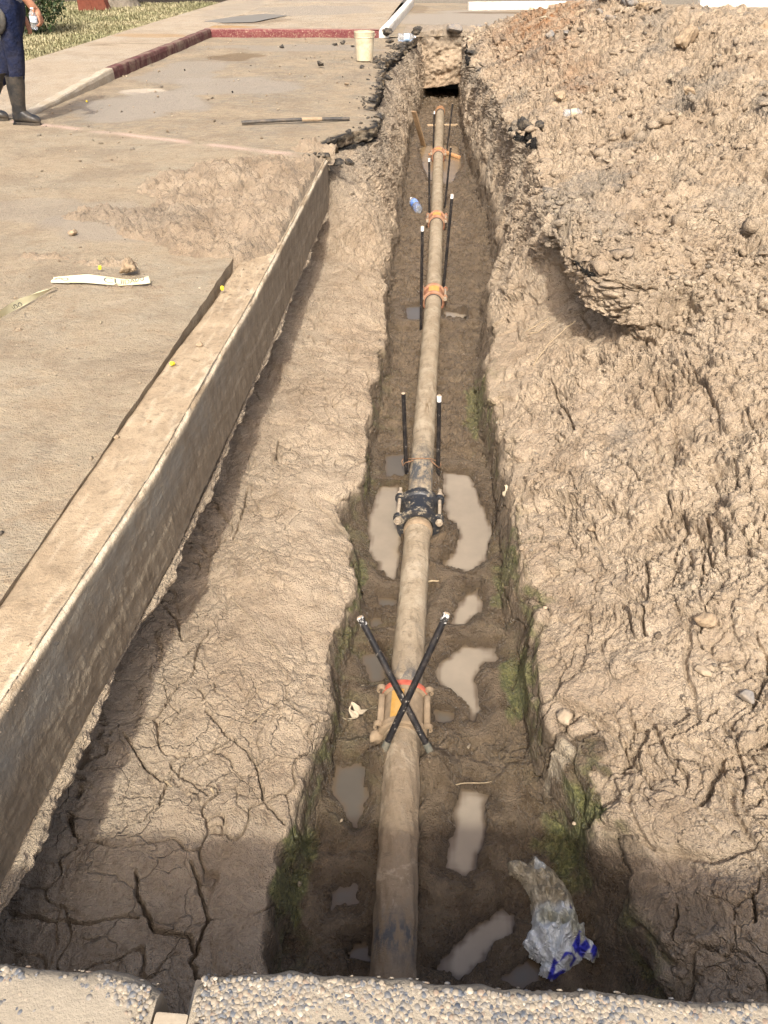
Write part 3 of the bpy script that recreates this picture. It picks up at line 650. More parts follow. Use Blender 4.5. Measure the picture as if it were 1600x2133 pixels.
tag(mesh_np('pavement', np.stack([gx, gy, gzv], -1), q, M_WALK, attrs=dict(rust=st, stain=stn*.55, gray=spot(gx, gy, -3.2, 20.3, 1.5, 1.4, .5, .7)*.9+spot(gx, gy, -3.4, 23.2, 3.5, .5)*.7, bare=0*gx, dark=0*gx, pale=0*gx+.1, pink=0*gx)),  # gray spots put a shadow on this concrete into its colour
    'raised concrete pavement behind the red kerb', 'pavement', kind='structure')
poly = [(-4.75, 17.3), (-4.3, 17.05), (-3.75, 17.2), (-3.6, 17.9), (-3.35, 18.7), (-3.9, 19.1), (-4.4, 18.4)]
cx, cy = -4.0, 17.9
V = [(cx, cy, .122)]+[(x, y, .122) for x, y in poly]; poly_n = len(poly)
tag(mesh_np('water', V, [(0, 1+i, 1+(i+1) % len(poly)) for i in range(len(poly))], water_mat('puddle_dark', (.24, .21, .17), .3, (.24, .21, .17))), 'dark puddle on the raised concrete pavement', 'puddle', kind='structure')
# kerbs
N = NT('red_kerb_paint', .8, .3); n = N.noise(7, 5, .7); n2 = N.noise(40, 4, .7)
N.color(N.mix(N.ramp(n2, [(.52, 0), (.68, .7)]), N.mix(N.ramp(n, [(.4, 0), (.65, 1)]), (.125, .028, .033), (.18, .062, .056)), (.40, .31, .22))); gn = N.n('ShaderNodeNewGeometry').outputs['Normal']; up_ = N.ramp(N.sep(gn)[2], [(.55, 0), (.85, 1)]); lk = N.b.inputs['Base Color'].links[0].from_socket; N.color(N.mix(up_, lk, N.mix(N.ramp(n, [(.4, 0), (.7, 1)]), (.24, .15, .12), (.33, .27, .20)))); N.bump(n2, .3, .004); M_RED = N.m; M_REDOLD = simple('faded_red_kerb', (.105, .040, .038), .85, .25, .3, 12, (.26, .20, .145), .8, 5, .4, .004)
N = NT('white_kerb_paint', .75, .3); n = N.noise(9, 5, .7); n2 = N.noise(40, 4, .7)
N.color(N.mix(N.ramp(n2, [(.55, 0), (.72, .6)]), N.mix(N.ramp(n, [(.4, 0), (.65, 1)]), (.66, .63, .56), (.54, .49, .41)), (.40, .32, .22))); N.bump(n2, .3, .004); M_WHITE = N.m
M_KERBC = simple('kerb_concrete', (.40, .345, .265), .9, .25, .2, 50, (.30, .225, .14), .6, 5, .4, .004)
def kerb_run(name, p0, p1, wid, h0, h1, mat, n=60, sd=0, parent=None, base=-.1):
    p0 = Vector((*p0, 0)); p1 = Vector((*p1, 0)); d = (p1-p0); L = d.length; d.normalize(); s = Vector((-d.y, d.x, 0))
    prof = [(-.5, 0), (-.5, .80), (-.44, .95), (-.36, 1.0), (.36, 1.0), (.44, .95), (.5, .80), (.5, 0)]
    V = []
    for i in range(n+1):
        t = i/n; c = p0.lerp(p1, t); h = h0+(h1-h0)*t
        for j, (a, b) in enumerate(prof):
            jx = .006*float(perlin(np.array([t*L*4+.3]), np.array([j*1.7+sd]), 3)[0])
            z = base+(h-base)*b+(jx if b > .5 else 0); V.append(c+s*(a*wid+jx)+Vector((0, 0, z)))
    m = len(prof); F = [(i*m+j, i*m+j+1, (i+1)*m+j+1, (i+1)*m+j) for i in range(n) for j in range(m-1)]
    F += [tuple(range(m)), tuple(n*m+j for j in range(m-1, -1, -1))]
    return mesh_np(name, V, F, mat, parent, smooth=False)
k = thing('kerb', 'kerb beside the walk, red paint fading to bare gray concrete at the low end', 'kerb')
kerb_run('concrete_run', (-4.3, 8.35), (-4.3, 10.9), .13, .015, .125, M_KERBC, 40, 1, k)
kerb_run('painted_run', (-4.3, 10.9), (-4.3, 15.83), .13, .126, .128, M_REDOLD, 70, 2, k)
tag(kerb_run('kerb', (-4.365, 15.9), (-1.22, 16.05), .14, .128, .128, M_RED, 60, 3), 'red painted kerb facing the bucket and trench', 'kerb')
tag(kerb_run('kerb', (-1.17, 15.95), (-1.02, 23.6), .15, .135, .15, M_WHITE, 70, 4), 'white painted kerb running away from the red kerb', 'kerb')
tag(kerb_run('kerb', (-1.0, 24.75), (14, 25.6), .16, .16, .16, simple('gray_kerb', (.20, .18, .15), .9, .2, .2, 30), 60, 5), 'gray kerb across the far end of the parking area', 'kerb')
M_ROADD = simple('road_painted_shade', (.085, .075, .062), .9, .25, .25, 6, (.17, .135, .09), .5, 1.2, .3, .01)  # asphalt colour darkened to paint the shade lying on the far road
tag(mesh_np('road', [(-4.4, 23.9, .03), (-1.05, 23.9, .03), (-1.05, 25, .03), (40, 25.9, .03), (40, 60, .03), (-4.4, 60, .03)], [(0, 1, 2, 3, 4, 5)], M_ROADD), 'road surface beyond the pavement, shade painted into its dark colour', 'road', kind='structure')
# wheel stops
def wheel_stop(x0, y0, x1, y1, lab):
    L = math.hypot(x1-x0, y1-y0); t = thing('wheel_stop', lab, 'wheel stop', ((x0+x1)/2, (y0+y1)/2, -.01), (0, 0, math.atan2(y1-y0, x1-x0)), 'wheel stops in the parking area')
    b = MB(); n = 40; prof = [(-.095, 0), (-.095, .05), (-.075, .13), (-.06, .145), (.06, .145), (.075, .13), (.095, .05), (.095, 0)]; V = []
    for i in range(n+1):
        x = -L/2+L*i/n
        for (a, h) in prof: V.append((x, a+.002*random.uniform(-1, 1), h*1.15+.002*random.uniform(-1, 1)))
    m = len(prof); F = [(i*m+j, i*m+(j+1) % m, (i+1)*m+(j+1) % m, (i+1)*m+j) for i in range(n) for j in range(m)]+[tuple(range(m)), tuple(n*m+j for j in range(m-1, -1, -1))]
    b.add(V, F); b.build('bar', M_WHITE, t, smooth=False)
    for x in (-L*.33, L*.33): MB().lathe([(0, .004), (.014, .004), (.016, 0)], 12).build('bolt', M_RUST, t, loc=(x, 0, .166))
M_RUST = simple('rusty_iron', (.20, .11, .06), .8, .4, .35, 60)
wheel_stop(.42, 22.3, 2.8, 22.75, 'white wheel stop behind the trench end')
wheel_stop(6.2, 23.6, 8.6, 24.0, 'white wheel stop behind the spoil heap')

# ================================================================== CONCRETE BEAM along the bank
ny = 900; yy = np.linspace(.15, 6.90, ny)
prof = []   # (x, z, kind) going from gap side over the top and down the face
for t in np.linspace(0, 1, 8): prof.append((-1.158, -.40+.375*t))
for t in np.linspace(.06, .93, 26): prof.append((-1.158+.19*t, -.018))
for a in np.linspace(90, 0, 7): prof.append((-.985+.017*math.cos(R(a)), -.035+.017*math.sin(R(a))))
for t in np.linspace(.02, 1, 60): prof.append((-.968-.012*t, -.035-.375*t))
prof = np.array(prof); m = len(prof)
bx = np.repeat(prof[None, :, 0], ny, 0); bz = np.repeat(prof[None, :, 1], ny, 0); by = np.repeat(yy[:, None], m, 1)
bend = np.interp(yy, [0, 1.1, 2.2, 4.8, 6.8], [-.045, -.04, .018, .01, -.005])[:, None]
gx0 = (XG+np.interp(yy, GAPY, GAPW)+perlin(yy*9, yy*0+.8, 116)*.004)[:, None]; fx1 = -.985+bend
bx = np.where(bx <= -.985, gx0+(bx+1.158)/(.173)*(fx1-gx0), bx+bend)
bz = bz-(np.interp(yy, [0, 1.7, 2.2, 3.0, 3.8, 5, 6.8], [-.018, -.018, -.016, -.010, .010, .004, 0.0])[:, None])*(1-ss(-.2, -.38, bz)*0)
pj = np.arange(m)[None, :]+0*by; face = ss(38, 42, pj); top = ss(6, 9, pj)*(1-ss(33, 36, pj)); corner = np.exp(-((pj-37)/3.0)**2)
dn = perlin(by*3, pj*.1, 101)*.003+perlin(by*22, pj*.5, 102)*.0012
chip = np.clip(perlin(by*5, by*0+.4, 103)+.1*perlin(by*40, by*0+.9, 104), 0, 1)*.012*corner+np.clip(perlin(by*18, by*0+1.4, 105), 0, 1)*.007*corner
drip = np.clip(perlin(by*26, bz*7, 106)-.2, 0, 1)*.005+np.clip(perlin(by*60, bz*24, 107)-.25, 0, 1)*.006+perlin(by*70, bz*45, 115)*.0018
layer = .35*ss(-.24, -.27, bz+perlin(by*3, bz*0+3, 108)*.04)*.012
bx = bx+face*(dn+drip*ss(-.06, -.2, bz)+layer)-chip
bz = bz+top*(dn+np.clip(perlin(by*9, bx*22, 109), 0, 1)*.008*ss(1.5, 2.5, by+1.2))-chip*.7
band = ss(.2, .5, perlin(by*4.5, pj*.14, 110)+.35*perlin(by*17, pj*.4, 111)+.12)
plaster = np.clip(corner*1.0*ss(-.35, .15, perlin(by*3.1, by*0+7, 112)+.25*perlin(by*19, pj*.6, 114))+top*band*.45*ss(20, 34, pj)+top*.22*ss(.25, .5, perlin(by*7, pj*.3, 113)), 0, 1)
N = NT('mud_stained_concrete', .9, .25)
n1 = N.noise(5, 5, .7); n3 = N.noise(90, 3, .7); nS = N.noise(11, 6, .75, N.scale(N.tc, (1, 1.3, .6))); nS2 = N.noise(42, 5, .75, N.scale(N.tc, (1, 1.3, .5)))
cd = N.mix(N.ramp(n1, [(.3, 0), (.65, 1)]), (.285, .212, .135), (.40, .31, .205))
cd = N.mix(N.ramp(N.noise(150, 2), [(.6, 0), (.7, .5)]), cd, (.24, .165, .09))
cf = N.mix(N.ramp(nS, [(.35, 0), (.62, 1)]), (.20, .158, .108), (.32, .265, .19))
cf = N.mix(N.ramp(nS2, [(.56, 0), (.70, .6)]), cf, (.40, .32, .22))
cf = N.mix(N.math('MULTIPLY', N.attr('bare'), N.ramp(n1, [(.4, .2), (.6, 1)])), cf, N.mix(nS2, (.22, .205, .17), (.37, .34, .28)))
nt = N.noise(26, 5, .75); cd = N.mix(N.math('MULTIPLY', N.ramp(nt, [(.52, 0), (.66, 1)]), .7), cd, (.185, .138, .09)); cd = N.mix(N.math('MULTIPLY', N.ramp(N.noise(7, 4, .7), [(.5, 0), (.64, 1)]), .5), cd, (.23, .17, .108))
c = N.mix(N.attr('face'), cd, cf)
c = N.mix(N.math('MULTIPLY', N.attr('plaster'), N.ramp(n3, [(.35, .55), (.6, 1)])), c, (.68, .58, .43))
N.color(c); N.bump(N.math('ADD', N.math('ADD', n3, N.math('MULTIPLY', nS2, 1.6)), N.math('MULTIPLY', n1, .5)), .6, .008); M_BEAM = N.m
bt = thing('concrete_beam', 'long mud stained concrete edge beam overhanging the left bank', 'concrete beam')
nV = ny*m; capF = [tuple(range(m)), tuple((ny-1)*m+j for j in range(m-1, -1, -1))]
bare = ss(-.26, -.12, bz+.05*perlin(by*2, bz*4, 117))*face*(1-ss(2.0, 4.5, by))
Fq = quads(ny, m)
ob = mesh_np('beam', np.stack([bx, by, bz], -1), [tuple(f) for f in Fq]+[tuple((ny-1)*m+j for j in range(m-1, -1, -1))], M_BEAM, bt, attrs=dict(face=face, plaster=plaster, bare=bare))
# ragged mud lip along the bottom of the beam
nyl, ml = 1300, 26
yl = np.linspace(.15, 6.75, nyl); a = np.linspace(-20, 200, ml)
amp = (.020+.036*fbm(yl*2.2, yl*0+.2, 5, 121, .6)+.007*perlin(yl*34, yl*0+.6, 122)+.004*perlin(yl*80, yl*0+.6, 126))
amp = np.clip(.8*amp*np.interp(yl, [0, .9, 1.2, 2.0, 5, 6.75], [.35, 1.5, 1.1, .95, .85, 1.0]), .004, .12)
hl = .010+.32*amp; beny = np.interp(yl, [0, 1.1, 2.2, 4.8, 6.8], [-.045, -.04, .018, .01, -.005])
zb = -.415-np.interp(yl, [0, 1.6, 2.4, 3.6, 5, 6.8], [-.018, -.012, .005, .018, .012, 0.0])+.012*perlin(yl*2, yl*0, 123)
aa = np.radians(a)[None, :]
lx = -.985+beny[:, None]+amp[:, None]*(.5+.55*np.cos(aa-math.pi/2*0))*1.0; lz = zb[:, None]+hl[:, None]*np.sin(aa)-.008
ly = np.repeat(yl[:, None], ml, 1)
nn = fbm(ly*20, aa*1.2+0*ly, 3, 124)*.007; lx = lx+nn; lz = lz+nn*.8; ly = ly+perlin(ly*40, aa*2+0*ly, 125)*.003
mesh_np('mud_lip', np.stack([lx, ly, lz], -1), quads(nyl, ml), M_SOIL, bt, attrs=dict(wet=0*lx, moss=0*lx, gray=0*lx, rust=0*lx, dark=0*lx, pale=0*lx+.30))
# loose dirt spilled over slab and beam
gx, gy, q = grid_xy(-2.75, -.93, 3.3, 7.4, .009, .012)
h = np.zeros_like(gx)
for (cx, cy, rx, ry, hh) in [(-1.45, 6.15, .42, .45, .055), (-1.12, 5.75, .2, .6, .045), (-1.85, 5.85, .35, .3, .03), (-1.5, 5.15, .4, .28, .035), (-1.83, 4.2, .3, .09, .012), (-1.12, 5.05, .2, .4, .03), (-1.7, 4.8, .35, .2, .022), (-1.04, 6.5, .1, .35, .02), (-2.2, 5.1, .4, .18, .018), (-1.35, 4.5, .3, .2, .02), (-2.3, 4.3, .3, .12, .012), (-1.6, 3.85, .35, .08, .012), (-1.08, 7.16, .22, .12, .035)]:
    h = h+hh*2.1*np.exp(-((gx-cx)/rx)**2-((gy-cy)/ry)**2)
mk = ss(.008, .03, h); wxx = perlin(gx*9, gy*9, 131)
h = h*(.72+.5*perlin(gx*4, gy*4, 132))+mk*((.5-worley(gx*9+wxx*.5, gy*9, 133))*.065+(.5-worley(gx*22+wxx, gy*22, 134))*.055+(.5-worley(gx*50, gy*50, 135))*.012+perlin(gx*40, gy*40, 136)*.004)
edge_x = np.interp(gy, yy, bx[:, 33])-.01
hz = h-.022-.05*(1-mk)+(gx < XG)*.012
gxx = np.where(gy < 6.88, np.minimum(gx, edge_x), gx); hz = np.where((gx > edge_x) & (gy < 6.88), np.minimum(hz, -.03), hz)
tag(mesh_np('loose_soil', np.stack([gxx, gy, hz], -1), q, M_SOIL, attrs=dict(wet=.22+ss(.0, .5, perlin(gx*5, gy*5, 137))*.3, moss=0*gx, gray=spot(gx, gy, -1.9, 5.0, .5, .3)*.5, rust=0*gx, pale=0*gx, dark=0*gx)), 'crumbly brown soil spilled over the slab and the beam end', 'soil', kind='stuff')

# ================================================================== EXPOSED AGGREGATE WALL at the camera
N = NT('aggregate_mortar', .9, .25); n = N.noise(18, 5, .7); n2 = N.noise(160, 3, .7)
N.color(N.mix(N.ramp(n2, [(.35, 0), (.7, 1)]), N.mix(N.ramp(n, [(.35, 0), (.65, 1)]), (.235, .20, .15), (.32, .275, .21)), (.28, .24, .18))); N.bump(N.math('ADD', N.math('MULTIPLY', n, .5), n2), .7, .004); M_MORT = N.m
N = NT('river_pebbles', .55, .4); rn = N.attr('rnd'); n = N.noise(130, 3, .6)
c = N.ramp(rn, [(0, (.062, .070, .085)), (.14, (.10, .108, .12)), (.30, (.165, .155, .14)), (.5, (.235, .20, .155)), (.70, (.285, .235, .17)), (.90, (.22, .16, .115)), (.972, (.42, .37, .29))])
for nd in N.t.nodes:
    if nd.type == 'VALTORGB' and len(nd.color_ramp.elements) > 5: nd.color_ramp.interpolation = 'CONSTANT'
c = N.mix(N.ramp(n, [(.42, 0), (.7, .75)]), c, (.30, .255, .19)); N.color(c); N.bump(n, .25, .002); M_PEB = N.m
ico = bmesh.new(); bmesh.ops.create_icosphere(ico, subdivisions=2, radius=1); ico.verts.index_update()
ICO_V = np.array([v.co[:] for v in ico.verts]); ICO_F = np.array([[v.index for v in f.verts] for f in ico.faces]); ico.free()
def blobs(name, centers, radii, squash, rnd, mat, parent=None, jag=.25, normals_=None, attrs=None):
    k = len(centers); nv = len(ICO_V); V = np.zeros((k, nv, 3), np.float32)
    for i in range(k):
        A = np.linalg.qr(rng.randn(3, 3))[0]; s = np.array([1, rng.uniform(.65, 1), squash*rng.uniform(.7, 1.2)])
        q = ICO_V*(1+jag*rng.uniform(-.5, .5)*np.sin(ICO_V@(A[0]*3)+rng.rand()*6)[:, None]+jag*.5*rng.randn(nv, 1)*.35)
        th = rng.rand()*6.28; rz = np.array([[math.cos(th), -math.sin(th), 0], [math.sin(th), math.cos(th), 0], [0, 0, 1]])
        p = (q*s)@rz.T
        if normals_ is not None:
            nz = normals_[i]/np.linalg.norm(normals_[i]); ax = np.cross([0.2, .1, 1], nz); ax /= np.linalg.norm(ax)+1e-9; ay = np.cross(nz, ax)
            p = p[:, :1]*ax+p[:, 1:2]*ay+p[:, 2:]*nz
        V[i] = p*radii[i]+centers[i]
    Fq = (ICO_F[None]+(np.arange(k)*nv)[:, None, None]).reshape(-1, 3)
    at_ = {'rnd': np.repeat(rnd, nv)}
    if attrs: at_.update({a: np.repeat(v, nv) for a, v in attrs.items()})
    return mesh_np(name, V.reshape(-1, 3), Fq, mat, parent, attrs=at_)
def agg_block(lab, x0, x1, fy, fyn, left_dusty=False, side=None):
    t = thing('aggregate_wall', lab, 'wall')
    nx = int((x1-x0)/.006)+1; us = np.linspace(0, 1, nx)
    prof = [(-1.15, 0)]+[(-1.0, 0)]+[(z, 0) for z in np.linspace(-.6, .075, 20)]+[(.092, -.008), (.1, -.022)]+[(.1, -d) for d in np.linspace(.035, .50, 30)]
    V = np.zeros((len(prof), nx, 3)); xs = x0+(x1-x0)*us
    f = np.array([fy(x) for x in xs])+fbm(xs*9, xs*0+x0, 3, 141)*.008
    for j, (z, dy) in enumerate(prof):
        zz = z+(perlin(xs*25, xs*0+dy*25, 142)*.0012+perlin(xs*6, xs*0+dy*6, 143)*.0014)*(z > 0)
        V[j] = np.stack([xs, f+dy+(perlin(xs*20, xs*0+z*20, 144)*.005 if dy == 0 else 0), zz], -1)
    # round the end corners
    for end, s in ((0, 1), (-1, -1)):
        for kx in range(10):
            ix = kx if end == 0 else nx-1-kx
            V[:, ix, 1] -= .016*(1-kx/10)**2*(np.abs(V[:, ix, 1]-f[ix]) < .05); V[:, ix, 2] -= .006*(1-kx/10)**2*(V[:, ix, 2] > .08)
    o = mesh_np('block', V, quads(len(prof), nx), M_MORT, t)
    V2 = []; F2 = []
    for end in (0, nx-1):
        o2 = len(V2); V2 += [tuple(v) for v in V[:, end]]; k = len(prof); V2 += [(V[0, end, 0], V[-1, end, 1], -1.15)]
        F2.append(tuple(range(o2, o2+k+1)))
    mesh_np('end_face', V2, F2, M_MORT, t, smooth=False)
    k = int((x1-x0)*6800); px = rng.uniform(x0+.008, x1-.008, k); q = rng.rand(k)
    onf = q < .08
    fv = np.interp(px, xs, f); dy = np.where(onf, 0, rng.uniform(.016, .135, k)); pz = np.where(onf, rng.uniform(-.02, .085, k), .099)
    dens = fbm(px*7, dy*9, 3, 145)*.6+(.75 if left_dusty else .75)
    if left_dusty: dens = dens-1.15*np.exp(-((px+.62)/.20)**2-((dy-.075)/.055)**2)
    keep = rng.rand(k) < np.clip(dens*1.5, .04, 1)
    px, dy, pz, fv, onf = px[keep], dy[keep], pz[keep], fv[keep], onf[keep]; k = len(px)
    rad = .0021*(3.4)**(rng.rand(k)**.9)
    cen = np.stack([px, fv-dy-np.where(onf, rad*.42, 0), pz+.001-np.where(onf, 0, rad*rng.uniform(.10, .36, len(rad)))], -1); nr = np.where(onf[:, None], np.array([[0, 1, .3]]), np.array([[0, 0, 1.0]]))
    b = blobs('pebbles', cen, rad, .46, rng.rand(k), M_PEB, t, .2, nr); tag(b, kind='stuff'); return t
fyl = lambda x: np.interp(x, [-1.6, -.70, -.50, -.42], [.535, .541, .546, .540]); fyr = lambda x: np.interp(x, [-.36, -.30, -.20, 0, .32, .6, 1.4], [.545, .556, .566, .57, .568, .573, .59])
agg_block('pebbled wall left of the notch with a smooth dusty patch', -1.5, -.412, fyl, None, True)
agg_block('long pebbled wall right of the notch, under the plastic bag', -.352, 1.35, fyr, None)
b = MB(); b.box((-.381, .275, -.43), (.056, .42, 1.05), bev=.006)
o = b.build('mortar_block', simple('mortar', (.36, .31, .235), .9, .2, .15, 60, (.40, .30, .19), .4, 14, .5, .003), smooth='auto'); tag(o, 'flat plain mortar block filling the notch between the two pebbled walls', 'block')
b = MB(); b.box((-.372, .525, -.53), (.034, .12, 1.0), bev=.006)
tag(b.build('concrete_stub', M_KERBC, smooth='auto'), 'low gray concrete stub down inside the notch', 'block')

# ================================================================== WATER PIPE
N = NT('pipe_mud_coat', .85, .3)
nA = N.noise(7, 5, .7); nB = N.noise(30, 4, .7, N.scale(N.tc, (1, .45, 1))); nC = N.noise(120, 3, .7)
c = N.mix(N.ramp(nA, [(.35, 0), (.65, 1)]), (.255, .198, .13), (.375, .305, .215))
yz = N.sep()
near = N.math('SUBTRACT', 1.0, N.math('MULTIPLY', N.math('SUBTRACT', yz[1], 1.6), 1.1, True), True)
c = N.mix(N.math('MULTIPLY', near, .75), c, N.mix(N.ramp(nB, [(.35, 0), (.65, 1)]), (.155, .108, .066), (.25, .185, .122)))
c = N.mix(N.ramp(nB, [(.53, 0), (.66, .75)]), c, (.165, .122, .077))
c = N.mix(N.ramp(N.noise(13, 5, .75), [(.55, 0), (.66, .55)]), c, (.19, .155, .115))
nR = N.noise(1.0, 4, .7, N.scale(N.tc, (9, 55, 9)), .3); c = N.mix(N.math('MULTIPLY', N.ramp(nR, [(.58, 0), (.66, 1)]), .7), c, (.15, .115, .078)); nP = N.noise(5, 5, .75, None, .5); c = N.mix(N.math('MULTIPLY', N.ramp(nP, [(.54, 0), (.62, 1)]), .5), c, (.44, .365, .265))
c = N.mix(N.math('MULTIPLY', N.attr('bare'), N.ramp(nB, [(.42, 0), (.56, 1)])), c, (.07, .075, .08))
c = N.mix(N.attr('wet'), c, (.14, .09, .045))
c = N.mix(N.ramp(nC, [(.70, 0), (.76, .7)]), c, (.55, .46, .34)); N.color(c)
N.bump(N.math('ADD', N.math('ADD', N.math('MULTIPLY', nB, 1.0), N.math('MULTIPLY', nC, .8)), N.math('MULTIPLY', nR, -.6)), .8, .008); M_PIPE = N.m
PZ = -.965; PR = .066
def px_(y): return float(np.interp(y, [0, 1.0, 1.94, 3.26, 4.2, 6.29, 8.43, 11.5, 14.75, 18], [-.040, -.045, -.062, -.05, -.05, -.036, -.05, -.080, -.10, -.10]))
pipe = thing('water_pipe', 'long mud coated water pipe with clamped joints lying in the trench', 'pipe')
def pipe_section(y0, y1):
    n = max(8, int((y1-y0)/.012)); m = 64; ys = np.linspace(y0, y1, n); q = np.linspace(0, 2*math.pi, m, endpoint=False)
    yy, qq = np.meshgrid(ys, q, indexing='ij'); cq, sq = np.cos(qq), np.sin(qq)
    nearw = 1-ss(1.4, 2.6, yy)
    r = PR+perlin(yy*5+cq, sq*1.5+3, 201)*.0016+perlin(yy*22+cq*4, sq*4, 202)*(.0010+.0022*nearw)+np.clip(perlin(yy*9+cq*2, sq*3+9, 203), 0, 1)*.006*nearw
    r = r+.004*np.exp(-((yy-1.42-.02*cq)/.012)**2)*nearw+np.clip(perlin(yy*7+cq*3, sq*3+yy, 205)-.1, 0, 1)*.0045+np.clip(perlin(yy*30+cq*6, sq*6, 206)-.25, 0, 1)*.004
    xx = np.array([px_(v) for v in ys])[:, None]+r*cq
    bare = (np.exp(-((yy-3.60)/.22)**2)+np.exp(-((yy-2.09)/.06)**2)*.8+np.exp(-((yy-1.08)/.07)**2)*.9)*ss(-.1, .6, sq)
    wetp = np.maximum(np.exp(-(((yy-4.28-.12*cq)/.10)**2+((cq-.25)/.32)**2)), np.exp(-(((yy-4.62)/.05)**2+((cq-.8)/.2)**2)))*ss(.1, .5, perlin(yy*16, cq*7, 204)+.45)
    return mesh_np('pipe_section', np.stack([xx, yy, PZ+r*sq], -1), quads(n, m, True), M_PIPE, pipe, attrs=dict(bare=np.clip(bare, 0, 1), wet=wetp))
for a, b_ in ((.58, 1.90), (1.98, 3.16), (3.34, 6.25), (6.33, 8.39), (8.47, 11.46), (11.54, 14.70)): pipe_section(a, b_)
M_ORANGE = simple('orange_primer', (.30, .125, .07), .7, .3, .3, 30, (.34, .245, .155), .85, 14, .3, .003)
M_ORMUD = simple('mud_over_primer', (.27, .20, .13), .9, .3, .3, 22, (.21, .145, .085), .6, 9, .7, .006)
M_REDP = simple('red_rim', (.48, .09, .055), .6, .4, .25, 30, (.34, .2, .12), .4, 14, .2, .002)
M_YEL = simple('yellow_sticker', (.50, .27, .06), .5, .4, .15, 30, (.55, .38, .18), .4, 25, .1, .001)
M_STEEL = simple('muddy_steel', (.33, .27, .20), .6, .5, .3, 40, (.22, .16, .10), .5, 30, .3, .002)
M_RUBBER = simple('gasket', (.02, .02, .02), .6, .4, .3, 60)
N = NT('tarred_iron', .38, .5); n = N.noise(16, 5, .75); n2 = N.noise(50, 4, .7)
N.color(N.mix(N.ramp(N.math('ADD', N.math('MULTIPLY', n, .6), N.math('MULTIPLY', n2, .5)), [(.50, 0), (.62, 1)]), (.022, .023, .026), (.40, .33, .23))); N.rough(N.ramp(n, [(.45, .3), (.6, .85)])); N.bump(n2, .5, .004); M_TAR = N.m
for nd in N.t.nodes:
    if nd.type == 'VALTORGB' and abs(nd.color_ramp.elements[0].position-.5) < .01: nd.color_ramp.elements[0].position = .57; nd.color_ramp.elements[1].position = .70
def clamp(y, mat, rim, sticker=True, muddy=False, sc=1.0):
    R0 = .086*sc; L = .105*sc; x = px_(y); ang = 0
    prof = [(.068, -L), (R0, -L), (R0+.008, -L+.006), (R0+.008, -L+.03), (R0-.004, -L+.036), (R0-.006, 0), (R0-.004, L-.036), (R0+.008, L-.03), (R0+.008, L-.006), (R0, L), (.068, L)]
    b = MB().lathe(prof, 48, 'Y'); body = b.build('coupling', mat, pipe, 'auto', loc=(x, y, PZ))
    for s in (-1, 1):
        for e in (-1, 1):     # bolt lugs: half-ring ears on both flanges
            l = MB(); cx, cz = s*(R0+.010), .045
            V = []; n = 14; ring = [(math.cos(q), math.sin(q)) for q in np.linspace(R(-70), R(250), n)]
            for (cq, sq) in ring:
                for rr, dy in ((.018, -.010), (.018, .010), (.010, .010), (.010, -.010)): V.append((cx+cq*rr*s, e*(L-.016)+dy, cz+sq*rr))
            F = [(i*4+j, i*4+(j+1) % 4, i*4+4+(j+1) % 4, i*4+4+j) for i in range(n-1) for j in range(4)]+[(0, 1, 2, 3), ((n-1)*4+3, (n-1)*4+2, (n-1)*4+1, (n-1)*4)]
            l.add(V, F).build('lug', rim, body, smooth=False)
        if muddy:
            pd = MB().box((s*(R0+.004), 0, .028), (.026, .15, .034), bev=.010); pv = np.array(pd.V); pv += .003*np.sin(pv[:, [1, 2, 0]]*90); pd.V = [tuple(v) for v in pv]; pd.build('bolt_pad', M_ORMUD, body); continue
        e0, e1 = (.012, .018) if muddy else (.030, .035); bo = MB().tube([(s*(R0+.010), -L-e0, .045), (s*(R0+.010), L+e1, .045)], .0085 if not muddy else .012, 12)
        d0 = .015 if muddy else 0; bo.lathe([(0, -L-.044+d0), (.014, -L-.044+d0), (.016, -L-.04+d0), (.016, -L-.027+d0), (.014, -L-.025+d0), (0, -L-.025+d0)], 6, 'Y', (s*(R0+.010), 0, .045))
        bo.build('bolt', M_STEEL if not muddy else M_ORMUD, body, 'auto')
    for e in (-1, 1):
        MB().lathe([(.0665, e*(L+.001)), (.074, e*(L+.002)), (.0735, e*(L+.004)), (.0665, e*(L+.004))], 40, 'Y').build('gasket', M_RUBBER if not muddy else M_ORMUD, body)
    if sticker:
        a0, a1 = (R(58), R(122)) if not muddy else (R(92), R(128))
        MB().lathe([(R0-.003, -L+.040), (R0-.003, L-.040)], 16, 'Y', a0=a0, a1=a1).build('sticker', M_YEL, body)
    if muddy:
        MB().lathe([(R0+.009, L-.030), (R0+.0105, L-.026), (R0+.0105, L-.010), (R0+.009, L-.004)], 30, 'Y', a0=R(20), a1=R(165)).build('red_rim', M_REDP, body)
        bl = MB(); bl.add(ICO_V*np.array([.03, .03, .026])+np.array([-R0-.016, -L+.005, -.01])+.004*rng.randn(len(ICO_V), 1), ICO_F); bl.build('mud_lump', M_ORMUD, body)
    return body
clamp(1.94, M_ORMUD, M_ORMUD, True, True, 1.0)
for y in (6.29, 8.43, 11.5): clamp(y, M_ORANGE, M_ORANGE)
b = MB().lathe([(.066, -.10), (.080, -.10), (.084, -.09), (.084, -.02), (.076, -.01), (.076, .05), (.083, .06), (.083, .10), (.06, .135), (0, .15)], 40, 'Y')
o = b.build('end_cap', simple('rusty_cap', (.30, .15, .07), .8, .3, .35, 30, (.3, .22, .14), .5, 15), pipe, 'auto', loc=(px_(14.7), 14.72, PZ))
MB().lathe([(.0675, -.21), (.071, -.205), (.071, -.115), (.0675, -.11)], 36, 'Y').build('dark_band', M_TAR, o)
